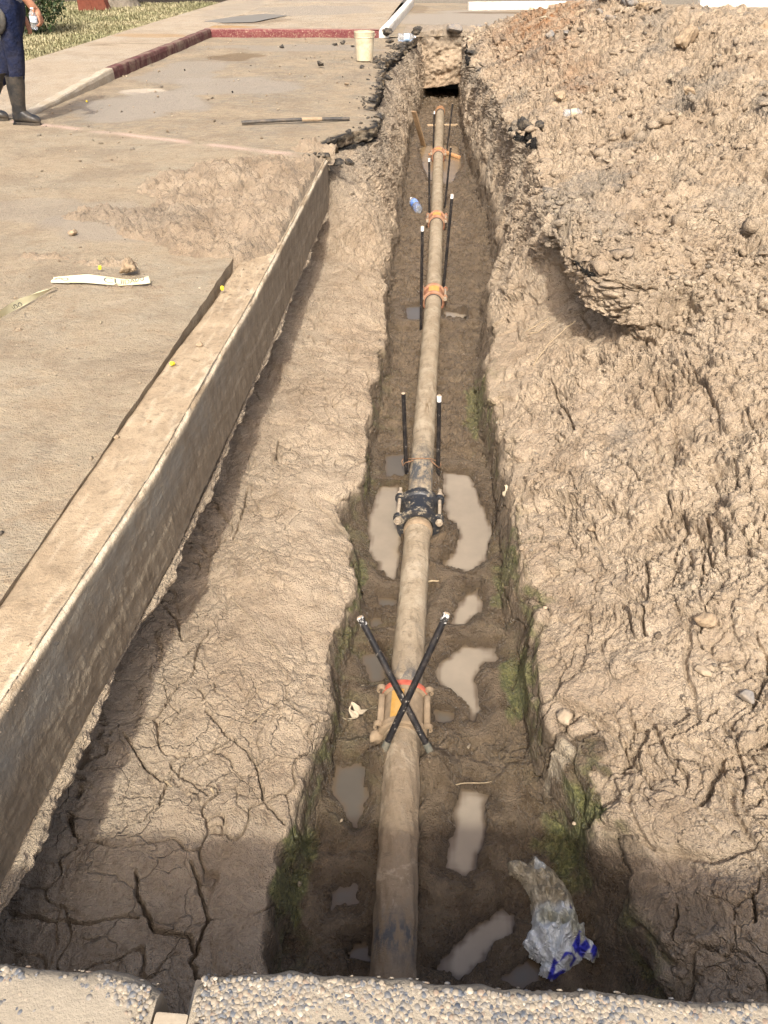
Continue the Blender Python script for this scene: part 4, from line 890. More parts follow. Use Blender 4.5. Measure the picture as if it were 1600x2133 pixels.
# black bolted coupling
yb = 3.25; body = MB().lathe([(.068, -.10), (.080, -.115), (.112, -.112), (.114, -.10), (.114, -.078), (.100, -.070), (.090, -.055), (.092, .0), (.096, .05), (.100, .056), (.114, .062), (.116, .085), (.112, .095), (.084, .10), (.078, .125), (.068, .13)], 56, 'Y').build('bolted_coupling', M_TAR, pipe, 'auto', loc=(px_(yb), yb, PZ))
for a in (25, 155, 75+180, 105+180, 330):
    cx, cz = .118*math.cos(R(a)), .118*math.sin(R(a))
    bo = MB().tube([(cx, -.145, cz), (cx, .165, cz)], .0095, 12)
    for y0 in (-.135, .100): bo.lathe([(0, y0), (.018, y0), (.020, y0+.004), (.020, y0+.018), (.018, y0+.02), (0, y0+.02)], 6, 'Y', (cx, 0, cz))
    bo.build('bolt', M_STEEL, body, 'auto')
    for y0, w_ in ((-.095, .036), (.078, .036)):
        MB().lathe([(.0, -.014), (.026, -.014), (.028, -.01), (.028, .01), (.026, .014), (0, .014)], 20, 'Y', (cx*.97, y0, cz*.97)).build('lug', M_TAR, body, 'auto')
MB().lathe([(.0665, -.160), (.073, -.155), (.076, -.14), (.075, -.125), (.07, -.118)], 40, 'Y').build('mud_collar', M_ORMUD, body)

# ================================================================== RODS driven beside the pipe
N = NT('black_rod', .45, .45); n = N.noise(22, 4, .7); n2 = N.noise(70, 3, .7)
N.color(N.mix(N.ramp(n2, [(.60, 0), (.70, .8)]), N.mix(N.ramp(n, [(.5, 0), (.72, .5)]), (.012, .011, .012), (.10, .08, .065)), (.34, .30, .25))); N.bump(n2, .2, .002); M_ROD = N.m
M_TIP = simple('white_tip', (.78, .76, .74), .6, .3, .15, 60, (.35, .3, .25), .35, 40)
N = NT('flaked_tip', .6, .3); N.color(N.mix(N.ramp(N.noise(60, 3, .6), [(.50, 0), (.56, 1)]), (.02, .018, .017), (.62, .60, .57))); M_FLAKE = N.m
M_TIPT = simple('tan_tip', (.42, .32, .22), .8, .3, .2, 60)
M_SLEEVE = simple('green_gray_foot', (.105, .105, .085), .7, .3, .3, 40, (.24, .17, .10), .5, 20)
def rod(base, top, lab, group, r=.0115, tip=True, tipm=None, foot=False, tl=.032):
    base = Vector(base); top = Vector(top); d = (top-base); L = d.length
    t = thing('steel_rod', lab, 'rod', base, (0, 0, 0), group)
    n = d.normalized()
    k = 24; pts = [n*(L*i/k) for i in range(k+1)]
    MB().tube(pts, [r]*(k+1), 14).build('rod', M_ROD, t, 'auto')
    if tip: MB().tube([n*(L-tl), n*(L-.0), n*(L+.0015)], [r*1.07, r*1.07, r*.9], 14).build('painted_tip', M_FLAKE if foot else M_TIP, t, 'auto')
    MB().tube([n*(L+.0005), n*(L+.004)], [r*.95, r*.85], 14).build('cut_end', tipm or M_TIPT, t, 'auto')
    if foot: MB().tube([n*.0, n*.085], [r*1.25, r*1.12], 14).build('foot', M_SLEEVE, t, 'auto')
    return t
RG = 'black rods standing along the pipe'
x1, y1 = at(908, 1588, -.965); x2, y2 = at(790, 1583, -.965)
xa, ya = at(750, 1286, -.48); xb, yb2 = at(931, 1279, -.43)
rod((x1, y1, -.965), (xa, ya, -.48), 'crossed rod leaning left over the muddy coupling, its tip flaked white', RG, .0125, True, None, True)
rod((x2, y2, -.965), (xb, yb2, -.43), 'crossed rod leaning right, lying over the other crossed rod', RG, .0125, True, None, True)
rod((-.137, 3.72, -1.06), (-.165, 3.72, -.5), 'rod left of the pipe behind the black coupling, with a bare tan tip', RG, .012, False)
rod((.046, 3.706, -1.06), (.030, 3.706, -.5), 'rod right of the pipe behind the black coupling, with a white tip', RG, .012)
rod((-.125, 5.794, -1.06), (-.137, 5.79, -.23), 'tall upright rod left of the nearest orange coupling', RG, .0115)
rod((.045, 6.74, -1.06), (.081, 6.754, -.25), 'leaning rod with white tip right of the two nearest orange couplings', RG, .0125)
rod((-.135, 8.93, -1.06), (-.16, 8.94, -.45), 'rod standing left of the pipe, just right of the blue labelled bottle', RG, .0115)
rod((.03, 9.126, -1.06), (.068, 9.15, -.38), 'thin rod right of the pipe between the middle and farthest orange couplings', RG, .011, False)
rod((-.165, 12.28, -1.06), (-.167, 12.27, -.55), 'far rod with white tip left of the capped pipe end', RG, .0115)
rod((.031, 12.0, -1.06), (.087, 12.03, -.41), 'thin far rod right of the capped pipe end', RG, .011, False)
w_ = MB().tube([(-.158, 3.735, -.93), (-.10, 3.70, -.905), (-.05, 3.69, -.893), (.0, 3.70, -.9), (.052, 3.72, -.935)], .003, 8)
w_.tube([(-.158, 3.735, -.93), (-.168, 3.73, -.945), (-.158, 3.70, -.955), (-.145, 3.71, -.94), (-.10, 3.69, -.91)], .003, 8)
w_.tube([(.052, 3.72, -.935), (.06, 3.715, -.95), (.048, 3.69, -.955), (.0, 3.69, -.905)], .003, 8)
tag(w_.build('tie_wire', M_RUST), 'thin rusty wire tying two rods across the pipe', 'wire')
x0, y0 = at(503, 253, .03); x1, y1 = at(728, 245, .03)
t = thing('steel_rod', 'dark rod lying flat on the dusty asphalt, caked with soil midway', 'rod', (x0, y0, .008))
d = Vector((x1-x0, y1-y0, 0)); pts = [d*(i/30)+Vector((0, 0, .012+.008*math.sin(i/30*3.1))) for i in range(31)]
MB().tube(pts, [.017]*31, 14).build('rod', simple('dusty_rod', (.045, .042, .04), .6, .4, .4, 40, (.36, .27, .17), .25, 8), t, 'auto')
MB().tube(pts[16:24], [.014, .019, .020, .018, .020, .019, .018, .014], 12).build('soil_cake', M_ROCKT, t)
# wood bits in the trench
def bar(name, p0, p1, wd, th, mat, lab, cat):
    p0 = Vector(p0); p1 = Vector(p1); d = p1-p0; L = d.length; q = d.to_track_quat('X', 'Z')
    t = bpy.data.objects.new
    b = MB(); b.box((0, 0, 0), (L, wd, th), bev=min(wd, th)*.12)
    V = np.array(b.V); V[:, 1] += .006*np.sin(V[:, 0]*9); b.V = [tuple(v) for v in V]
    o = b.build(name, mat, None, 'auto'); o.location = (p0+p1)/2; o.rotation_euler = q.to_euler(); return tag(o, lab, cat)
bar('wood_plank', (*at(862, 232, -.52), -.52), (*at(884, 308, -1.05), -1.05), .075, .022, M_WOOD, 'narrow weathered plank leaning against the left trench wall', 'plank')
bar('wood_batten', (-.30, 13.65, -.985), (.20, 13.75, -.99), .05, .03, simple('pale_wood', (.40, .29, .18), .8), 'thin pale wood batten lying across under the far pipe', 'batten')
bar('wood_stake', (*at(926, 316, -1.0), -1.0), (*at(957, 328, -1.01), -1.01), .045, .035, simple('orange_wood', (.48, .26, .12), .8), 'short orange brown stake beside the farthest orange coupling', 'stake')
bar('wood_stake', (*at(893, 322, -1.0), -1.0), (*at(903, 321, -1.0), -1.0), .03, .03, simple('orange_wood_b', (.42, .22, .11), .8), 'stub of stake poking out left of the farthest orange coupling', 'stake')

# ================================================================== BOTTLES, BUCKET, SCRAPS
N = NT('clear_plastic', .08, .5); N.color((.86, .90, .95)); N.b.inputs['Transmission Weight'].default_value = .82; N.b.inputs['IOR'].default_value = 1.25; N.b.inputs['Alpha'].default_value = .75; N.bump(N.noise(30, 2), .5, .006); M_PET = N.m
M_LABEL = simple('blue_label', (.05, .17, .58), .4, .4, .3, 60, (.75, .8, .9), .45, 30, .1, .001)
M_CAP = simple('white_cap', (.75, .77, .8), .5)
def bottle(loc, axis, lab, crush=0.0, L=.21, r=.033, labm=None, cap=True, roll=0):
    t = thing('water_bottle', lab, 'bottle', loc); t.rotation_euler = Vector(axis).to_track_quat('Z', 'Y').to_euler()
    def cr(b):
        V = np.array(b.V); V[:, 0] *= 1-crush*(.5+.5*np.sin(V[:, 2]*40+1)); V[:, 1] += crush*.012*np.sin(V[:, 2]*55); b.V = [tuple(v) for v in V]; return b
    pr = [(0, 0), (r*.7, .001), (r*.95, .006), (r, .015)]
    for i in range(9): pr += [(r-.0018*(i % 2), .02+i*L*.07)]
    pr += [(r, L*.70), (r*.93, L*.76), (r*.6, L*.86), (.0135, L*.91), (.0135, L*.95), (.0125, L*.97)]
    cr(MB().lathe(pr, 28)).build('bottle', M_PET, t)
    cr(MB().lathe([(r+.0012, L*.36), (r+.0014, L*.37), (r+.0014, L*.64), (r+.0012, L*.65)], 28)).build('paper_label', labm or M_LABEL, t)
    if cap: MB().lathe([(.015, L*.95), (.0155, L*.96), (.0155, L*1.01), (.014, L*1.02), (0, L*1.02)], 20).build('cap', M_CAP, t, 'auto')
    return t
xa, ya = at(873, 437, -.985); xb, yb2 = at(850, 406, -.93)
bottle((xa, ya, gz(xa, ya)+.035), (xb-xa, yb2-ya, .07), 'clear plastic bottle with blue label lying left of the pipe', .12, .30, .05)
xa, ya = at(832, 80, .05)
bottle((xa-.02, ya-.1, .07), (1, .05, .03), 'crushed bottle with pale blue label on black asphalt rubble', .25, .30, .06, simple('pale_blue_label', (.42, .58, .78), .5))
xa, ya = at(1172, 256, .12)
bottle((xa, ya, gz(xa, ya)+.03), (1, .1, .1), 'stubby dust coated bottle lying on the spoil heap', .2, .17, .04, simple('dust_label', (.50, .40, .27), .7), False)
# bucket
M_BUCK = simple('dirty_cream_plastic', (.58, .52, .38), .5, .4, .12, 10, (.36, .24, .12), .55, 9, .15, .002)
bk = thing('plastic_bucket', 'dirty cream plastic bucket standing on the asphalt by the trench', 'bucket', (*at(758, 129, 0), .004))
bk.location.y += .13
MB().lathe([(0, 0), (.117, 0), (.121, .004), (.138, .285), (.143, .29), (.143, .300), (.139, .302), (.146, .325), (.1465, .345), (.150, .347), (.150, .360), (.146, .362), (.141, .360), (.134, .285), (.116, .012), (0, .010)], 48).build('bucket', M_BUCK, bk, 'auto')
h = MB(); h.tube([(.150*math.cos(q), -.012-.03*math.sin(q), .32-.150*math.sin(q)*.62) for q in np.linspace(R(5), R(175), 20)], .003, 8); h.build('handle', M_STEEL, bk)
MB().lathe([(0, 0), (.012, 0), (.012, .012), (0, .014)], 12, 'X', (.148, 0, .32)).build('handle_boss', M_BUCK, bk)

# caution tape with lettering
N = NT('faded_tape', .55, .35); n = N.noise(12, 4, .6); N.color(N.mix(N.ramp(n, [(.4, 0), (.7, 1)]), (.60, .55, .34), (.70, .65, .45))); N.b.inputs['Transmission Weight'].default_value = 0; M_TAPE = N.m
M_INK = simple('faded_ink', (.10, .10, .095), .7, .2, .3, 40)
def tape(pl, pr_, lab, texts, ridge=.012, side_drop=0):
    """pl / pr_: the two long edges as world xyz points"""
    t = thing('barrier_tape', lab, 'tape', (0, 0, 0), group='torn pieces of barrier tape')
    pl = np.array(pl); pr_ = np.array(pr_); n = 80; s = np.linspace(0, 1, len(pl)); ss_ = np.linspace(0, 1, n)
    e0 = np.stack([np.interp(ss_, s, pl[:, i]) for i in range(3)], -1); e1 = np.stack([np.interp(ss_, s, pr_[:, i]) for i in range(3)], -1)
    def surf(a, v):
        p0 = np.array([np.interp(a, ss_, e0[:, i]) for i in range(3)]).T; p1 = np.array([np.interp(a, ss_, e1[:, i]) for i in range(3)]).T
        p = p0*(1-v)[:, None]+p1*v[:, None]; p[:, 2] += .006*np.sin(a*17)*np.sin(v*3.1)+.004*np.sin(v*6+a*5)
        return p
    m = 7; A, V_ = np.meshgrid(ss_, np.linspace(0, 1, m), indexing='ij')
    top = surf(A.ravel(), V_.ravel()); F = quads(n, m)
    mesh_np('strip', np.concatenate([top, top-[0, 0, .0012]]), np.concatenate([F, F[:, ::-1]+n*m]), M_TAPE, t)
    for (txt, a0, a1, v0, v1) in texts:
        cu = bpy.data.curves.new('lettering', 'FONT'); cu.body = txt; cu.size = 1; cu.resolution_u = 3; cu.offset = .006
        tmp = bpy.data.objects.new('lettering', cu); COL.objects.link(tmp); bpy.context.view_layer.update()
        dg = bpy.context.evaluated_depsgraph_get(); me = bpy.data.meshes.new_from_object(tmp.evaluated_get(dg))
        bpy.data.objects.remove(tmp)
        bm = bmesh.new(); bm.from_mesh(me); bmesh.ops.triangulate(bm, faces=bm.faces[:]); bmesh.ops.subdivide_edges(bm, edges=[e for e in bm.edges if e.calc_length() > .08], cuts=3); bm.to_mesh(me); bm.free()
        co = np.array([v.co[:] for v in me.vertices]); w0, w1 = co[:, 0].min(), co[:, 0].max(); h0, h1 = co[:, 1].min(), co[:, 1].max()
        P2 = surf(a0+(co[:, 0]-w0)/(w1-w0)*(a1-a0), v0+(co[:, 1]-h0)/(h1-h0)*(v1-v0)); P2[:, 2] += .0035
        me.vertices.foreach_set('co', P2.astype(np.float32).ravel()); me.materials.append(M_INK); me.update()
        o = bpy.data.objects.new('lettering', me); COL.objects.link(o); o.parent = t
    return t
def wp(l): return [(*at(u, v, z), z) for u, v, z in l]
tape(wp([(106, 588, .012), (135, 590, .01), (180, 590, .012), (250, 595, .014), (285, 591, .018), (313, 588, .03)]), wp([(112, 577, .03), (150, 575, .035), (185, 573, .04), (250, 581, .045), (285, 582, .04), (309, 573, .045)]),
     'crinkled piece of pale barrier tape held down by a soil clod', [('CUIDADO', .50, .92, .25, .80), ('DO', .04, .20, .2, .75)])
tape(wp([(-45, 690, .012), (0, 664, .012), (50, 636, .012), (108, 600, .02)]), wp([(-45, 672, .05), (0, 648, .05), (40, 622, .05), (116, 596, .03)]),
     'torn piece of pale barrier tape running out of the picture', [('CUIDADO', .30, .66, .12, .62)])
# small yellow caps
M_YCAP = simple('yellow_plastic', (.85, .68, .04), .5, .4, .1, 40)
for (u, v, z, lab) in [(463, 603, .002, 'yellow marker stuck in the wide part of the slab gap'), (362, 757, .004, 'yellow marker stuck in the narrow part of the slab gap'), (208, 560, .02, 'yellow scrap in the dirt above the barrier tape'), (182, 212, .01, 'yellow marker at the foot of the low kerb end')]:
    x, y = at(u, v, z); b = MB().lathe([(0, .0), (.008, 0), (.009, .003), (.009, .018), (.007, .020), (0, .020)], 12, 'Y'); o = b.build('plastic_marker', M_YCAP, None, 'auto'); o.location = (x, y, z); o.rotation_euler = (.4, .2, random.uniform(0, 3)); tag(o, lab, 'plastic marker', 'small yellow plastic markers')

# plastic bag
outl = [(1055, 1803), (1072, 1795), (1098, 1806), (1112, 1789), (1150, 1815), (1190, 1866), (1208, 1925), (1217, 1921), (1221, 1950), (1250, 1983), (1240, 1999), (1217, 1987), (1190, 2022), (1152, 2036), (1124, 2022), (1131, 2002), (1106, 1988), (1089, 1962), (1110, 1925), (1105, 1870), (1086, 1838), (1062, 1825)]
ZB = -1.0; ow = np.array([at(u, v, ZB) for u, v in outl])
gx, gy, q = grid_xy(ow[:, 0].min()-.02, ow[:, 0].max()+.02, ow[:, 1].min()-.02, ow[:, 1].max()+.02, .0028)
sd = sdf(gx, gy, [tuple(p) for p in ow])+perlin(gx*60, gy*60, 301)*.003
ax_ = np.array(at(1110, 1800, ZB))-np.array(at(1170, 2000, ZB)); ax_ /= np.linalg.norm(ax_); al = gx*ax_[0]+gy*ax_[1]; ac = -gx*ax_[1]+gy*ax_[0]
al = al-(al.min()+al.max())/2
wob_ = perlin(gx*11, gy*11, 302)*.35
f1, f2 = worley((ac*14+wob_)*1.0, (al*6+wob_)*1.0, 303, True); f3, f4 = worley(ac*34+wob_*2, al*19+wob_*2, 304, True)
tri = lambda q_: np.abs(np.mod(q_, 2)-1)
rb = np.random.RandomState(77); ridge = 0
for kf in range(7):
    th_ = rb.uniform(0, 3.14); fr = rb.uniform(16, 75); ridge = ridge+tri((ac*math.cos(th_)*1.25+al*math.sin(th_)*.8)*fr+rb.uniform(0, 2)+wob_*1.3+perlin(gx*20, gy*20, 310+kf)*.45)*(20/fr)**.7
ridge = ridge/5.2
hh = np.sqrt(np.clip(-sd, 0, .05)/.05)*(.008+.125*ridge)
lower = ss(.02, -.02, al+.012)
hh = hh*(1+.35*lower)
zz = np.array([gz(*at(u, v, ZB)) for u, v in outl]); base = max(-1.03, np.median(zz))-.015
zz = base+hh+(gy-gy.min())*.10
keep = (sd < .003).ravel(); fk = keep[q].all(1)
inb = lambda pts: ss(.0035, -.0015, sdf(gx, gy, [at(u, v, ZB) for u, v in pts])+perlin(gx*40, gy*40, 306)*.002)
blue = np.maximum.reduce([inb([(1143, 2033), (1150, 2006), (1162, 2010), (1152, 2030), (1178, 2020), (1170, 2036)]), inb([(1165, 2010), (1172, 2000), (1200, 1998), (1188, 2014)]), inb([(1188, 1980), (1200, 1962), (1204, 1948), (1215, 1960), (1228, 1978), (1214, 1990), (1196, 1992)]), inb([(1229, 1985), (1238, 1970), (1243, 1990), (1236, 1996)]), inb([(1186, 1893), (1192, 1900), (1190, 1908), (1184, 1902)])*.8])
blue = blue*(1-inb([(1203, 1955), (1212, 1953), (1217, 1968), (1208, 1972)]))*(1-inb([(1155, 2015), (1168, 2010), (1190, 2003), (1180, 2020), (1160, 2024)])*.9)
N = NT('bag_film', .42, .4); n = N.noise(22, 5, .7); n2 = N.noise(60, 3, .6)
c = N.mix(N.ramp(n2, [(.4, 0), (.7, 1)]), (.62, .64, .62), (.82, .84, .86))
c = N.mix(N.attr('mud'), c, N.mix(N.ramp(n, [(.3, 0), (.68, 1)]), (.15, .12, .075), (.42, .37, .27)))
c = N.mix(N.attr('grime'), c, N.mix(n, (.26, .25, .17), (.56, .55, .46)))
c = N.mix(N.attr('blue'), c, (.035, .04, .42)); N.color(c); N.bump(N.math('ADD', N.math('MULTIPLY', N.vor(48, 'DISTANCE_TO_EDGE', N.mix(.1, N.tc, N.noise(20, 2, .5, col=True))), 1.6), n2), .8, .008); M_BAG = N.m
mud = np.clip(ss(-.012, .03, al+perlin(gx*16, gy*16, 307)*.02), 0, 1)*(1-.85*inb([(1112, 1792), (1135, 1812), (1128, 1830), (1112, 1825)]))
grime = (1-mud)*ss(.0, .5, perlin(gx*13, gy*13, 308)+.35*ss(.0, -.06, ac-ac.mean()))
V = np.stack([gx, gy, zz], -1).reshape(-1, 3); V2 = V.copy(); V2[:, 2] = base-.02+(gy.ravel()-gy.min())*.10
Fq = np.concatenate([q[fk], (q[fk][:, ::-1]+len(V))])
A = {k: np.concatenate([a.ravel(), a.ravel()]) for k, a in dict(mud=mud, grime=grime, blue=blue).items()}
tag(mesh_np('plastic_bag', np.concatenate([V, V2]), Fq, M_BAG, attrs=A), 'crumpled muddy white plastic bag with blue print in the trench', 'bag')
# paper scraps and straws
def ribbon(name, pts, wid, mat, lab, cat, tw=1.5):
    n = 60; s = np.linspace(0, 1, len(pts)); p = np.array(pts, float); tq = np.linspace(0, 1, n); c = np.stack([np.interp(tq, s, p[:, i]) for i in range(3)], -1)
    for _ in range(4): c[1:-1] = (c[:-2]+2*c[1:-1]+c[2:])/4
    m = 6; V = []
    for i in range(n):
        d = c[min(i+1, n-1)]-c[max(i-1, 0)]; d /= np.linalg.norm(d)+1e-9; sN = np.cross(d, [0, 0, 1]); sN /= np.linalg.norm(sN)+1e-9
        a = tw*math.sin(i*.13); sN = sN*math.cos(a)+np.array([0, 0, 1])*math.sin(a)*.8
        ww = wid*(.8+.3*math.sin(i*.3+1))
        for j in range(m): V.append(c[i]+sN*ww*(j/(m-1)-.5)+np.array([0, 0, .004*math.sin(j*2.2+i*.4)]))
    V = np.array(V); F = quads(n, m); o = mesh_np(name, np.concatenate([V, V-[0, 0, .0015]]), np.concatenate([F, F[:, ::-1]+n*m]), mat); return tag(o, lab, cat)
M_PAPER = simple('dirty_paper', (.46, .39, .28), .8, .2, .25, 25, (.22, .17, .11), .5, 20, .3, .003)
ribbon('paper_scrap', wp([(688, 1488, -1.0), (720, 1500, -.995), (745, 1495, -.98), (728, 1478, -.96), (733, 1464, -.95), (752, 1484, -.985), (785, 1470, -1.0)]), .028, M_PAPER, 'curled dirty paper strip left of the muddy coupling', 'paper')
ribbon('paper_scrap', wp([(1058, 1012, -.74), (1052, 1035, -.80), (1044, 1054, -.86)]), .035, M_PAPER, 'pale scrap hanging on the right bank beside the black coupling', 'paper', .4)
def straw(pts, lab, r=.003, mat=None, grp=None, nm='twig'):
    p = wp(pts); P3 = [Vector(a) for a in p]; out = []
    for i in range(len(P3)-1):
        for k in range(5): out.append(P3[i].lerp(P3[i+1], k/5)+Vector((0, 0, .004*math.sin(i+k))))
    out.append(P3[-1]); n = len(out)
    o = MB().tube(out, [r*(1-.5*i/n) for i in range(n)], 6).build(nm, mat or M_STRAW); return tag(o, lab, 'twig', grp)
straw([(918, 1636, -1.0), (960, 1633, -.99), (1025, 1628, -.985)], 'dry straw lying across the straight silty puddle', .003)
straw([(892, 1212, -1.0), (915, 1209, -1.0)], 'short pale stick beside the pipe past the black coupling', .006)
straw([(1095, 692, -.52), (1120, 676, -.48), (1144, 662, -.43)], 'dry root lying on the right bank below the overhang', .005)
straw([(1100, 697, -.53), (1125, 690, -.49), (1143, 668, -.44)], 'forked dry root beside the root below the overhang', .0045)
straw([(1110, 762, -.55), (1140, 720, -.48), (1180, 682, -.40), (1200, 668, -.36)], 'long thin dry root arching down the right bank', .004)
straw([(1115, 400, -.25), (1150, 368, -.12), (1185, 345, .0), (1215, 335, .08)], 'curved dry stem sticking out over the far right bank', .008)
straw([(480, 1245, -.70), (520, 1285, -.70), (560, 1335, -.70), (590, 1370, -.71)], 'thin pale root pressed into the left bank', .0022)
straw([(520, 1510, -.70), (545, 1485, -.70), (565, 1468, -.69)], 'thin straw on the cracked left bank near the channel', .0022)
straw([(725, 560, -.62), (765, 600, -.66), (800, 650, -.70)], 'long thin straw down the bank above the left channel edge', .003)
straw([(345, 1628, -.69), (358, 1638, -.69)], 'bright bit of straw in a crack of the left bank', .005)
straw([(440, 1643, -.69), (446, 1652, -.70)], 'pale wood chip on the broken left bank', .006)
straw([(362, 764, -.015), (400, 750, -.005), (432, 756, -.01)], 'thin root curling over the beam top', .002)
o = MB().lathe([(0, 0), (.017, 0), (.018, .002), (0, .004)], 12); 

# ================================================================== ROCKS, CLODS, ASPHALT CHUNKS
def rock(seed, size, flat=.7, jag=.35, sub=3):
    r2 = np.random.RandomState(seed); bm = bmesh.new(); bmesh.ops.create_icosphere(bm, subdivisions=sub, radius=1); bm.verts.index_update()
    V = np.array([v.co[:] for v in bm.verts]); F = [[v.index for v in f.verts] for f in bm.faces]; bm.free()
    for _ in range(13):
        n = r2.randn(3); n /= np.linalg.norm(n); dd = r2.uniform(.36, .8); t = V@n; V -= np.clip(t-dd, 0, 9)[:, None]*n[None]*.92
    a = r2.uniform(0, 9, 3); V *= (1+jag*.3*perlin(V[:, 0]*2.2+a[0]+V[:, 2], V[:, 1]*2.2+a[1]-V[:, 2], seed)+jag*.30*perlin(V[:, 0]*6+V[:, 2]*4, V[:, 1]*6+a[2], seed+1)+jag*.18*perlin(V[:, 0]*15+V[:, 2]*9, V[:, 1]*15, seed+2))[:, None]
    V *= np.array([1, r2.uniform(.65, .95), flat])*size; return V, F
def put_rock(name, u, v, z, size, mat, lab, cat, seed, flat=.7, jag=.35, sink=.3, grp=None, on=True, sm=True):
    x, y = at(u, v, z)
    zz = gz(x, y) if on and x > -1.0 else z
    V, F = rock(seed, size, flat, jag, 4 if size > .06 else 3)
    o = mesh_np(name, V, F, mat, None, sm, dict(gray=np.zeros(len(V)))); o.location = (x, y, zz+size*flat*(1-sink)-.0); o.rotation_euler = (random.uniform(-.2, .2), random.uniform(-.2, .2), random.uniform(0, 6.28)); return tag(o, lab, cat, grp)
AG = 'loose black asphalt chunks'
put_rock('asphalt_chunk', 588, 100, 0, .06, M_ASPH, 'boxy asphalt chunk left of the bucket near the red kerb', 'asphalt chunk', 1, .55, .3, .2, AG, False)
put_rock('asphalt_chunk', 668, 140, 0, .075, M_ASPH, 'tilted egg shaped asphalt chunk in front of the bucket to its left', 'asphalt chunk', 2, .6, .3, .1, AG, False)
put_rock('asphalt_chunk', 755, 142, 0, .05, M_ASPH, 'small asphalt chunk with pale flecks just before the bucket', 'asphalt chunk', 3, .6, .4, .2, AG, False)
put_rock('asphalt_chunk', 715, 92, 0, .065, M_ASPH, 'round asphalt chunk close behind the bucket on its left', 'asphalt chunk', 4, .6, .4, .2, AG, False)
put_rock('asphalt_chunk', 697, 95, 0, .06, M_ASPH, 'low asphalt crumb heap beside the round chunk behind the bucket', 'asphalt chunk', 5, .4, .5, .3, AG, False)
put_rock('asphalt_chunk', 735, 98, 0, .05, M_ASPH, 'asphalt bit touching the far side of the bucket', 'asphalt chunk', 6, .4, .5, .3, AG, False)
put_rock('asphalt_chunk', 808, 74, .05, .14, M_ASPH, 'large folded asphalt piece at the corner of the red and white kerbs', 'asphalt chunk', 7, .5, .6, .2, AG, False)
put_rock('asphalt_chunk', 868, 75, .06, .17, M_ASPH, 'asphalt piece tipping over the trench edge beside the crushed bottle', 'asphalt chunk', 8, .5, .6, .3, AG, False)
put_rock('asphalt_chunk', 812, 92, .02, .09, M_ASPH, 'asphalt piece between bucket and crushed bottle', 'asphalt chunk', 9, .5, .5, .3, AG, False)
put_rock('asphalt_chunk', 830, 103, 0, 0.112, M_ASPH, 'rough asphalt heap at the far end of the torn edge', 'asphalt chunk', 10, .45, .7, .3, AG, False)
put_rock('asphalt_chunk', 822, 130, -.03, 0.091, M_ASPH, 'rough asphalt lump halfway along the torn edge', 'asphalt chunk', 11, .5, .7, .4, AG, False)
put_rock('asphalt_chunk', 806, 165, -.04, 0.084, M_ASPH, 'asphalt lump below the clean cut of the torn edge', 'asphalt chunk', 12, .5, .7, .4, AG, False)
put_rock('asphalt_chunk', 790, 250, -.03, 0.077, M_ASPH, 'asphalt lump on the jutting corner of the torn edge', 'asphalt chunk', 13, .5, .7, .3, AG, False)
put_rock('asphalt_chunk', 730, 345, -.12, 0.07, M_ASPH, 'undermined asphalt lump beside the far end of the beam', 'asphalt chunk', 14, .45, .7, .3, AG, False)
put_rock('asphalt_chunk', 705, 345, -.12, .09, M_ASPH, 'asphalt lump tucked against the far end of the beam', 'asphalt chunk', 44, .45, .7, .3, AG, False)
put_rock('asphalt_chunk', 1090, 288, -.03, .13, M_ASPH, 'black asphalt lump jutting from the right trench edge', 'asphalt chunk', 15, .5, .7, .45, AG)
put_rock('asphalt_chunk', 1118, 297, -.03, .08, M_ASPH, 'smaller black asphalt lump beside the one jutting from the right edge', 'asphalt chunk', 45, .5, .7, .45, AG)
put_rock('asphalt_chunk', 1385, 585, -.10, .075, M_ASPH, 'black asphalt bit in the slot under the overhang', 'asphalt chunk', 16, .4, .8, .5, AG, False)
put_rock('asphalt_chunk', 985, 118, .0, .12, M_ASPH, 'asphalt lump on the right edge near the trench end', 'asphalt chunk', 17, .5, .7, .4, AG)
put_rock('asphalt_chunk', 1002, 150, -.03, .09, M_ASPH, 'asphalt bit below the right edge near the trench end', 'asphalt chunk', 18, .5, .7, .4, AG)
put_rock('asphalt_chunk', 120, 1342, .006, .008, M_ASPH, 'small dark chip on the near slab', 'asphalt chunk', 19, .6, .3, .2, AG, False)
put_rock('gray_rock', 945, 68, .06, .22, M_ROCKG, 'smooth gray rock on top of the far trench end', 'rock', 21, .5, .15, .3, None, False)
put_rock('gray_rock', 1000, 60, .03, .09, M_ROCKG, 'small gray rock at the foot of the heap behind the trench end', 'rock', 22, .6, .3, .3, None, False)
put_rock('broken_plate', 722, 177, .01, .055, M_ROCKT, 'flat broken tan slab piece on the asphalt before the bucket', 'rubble', 23, .25, .5, .1, None, False)
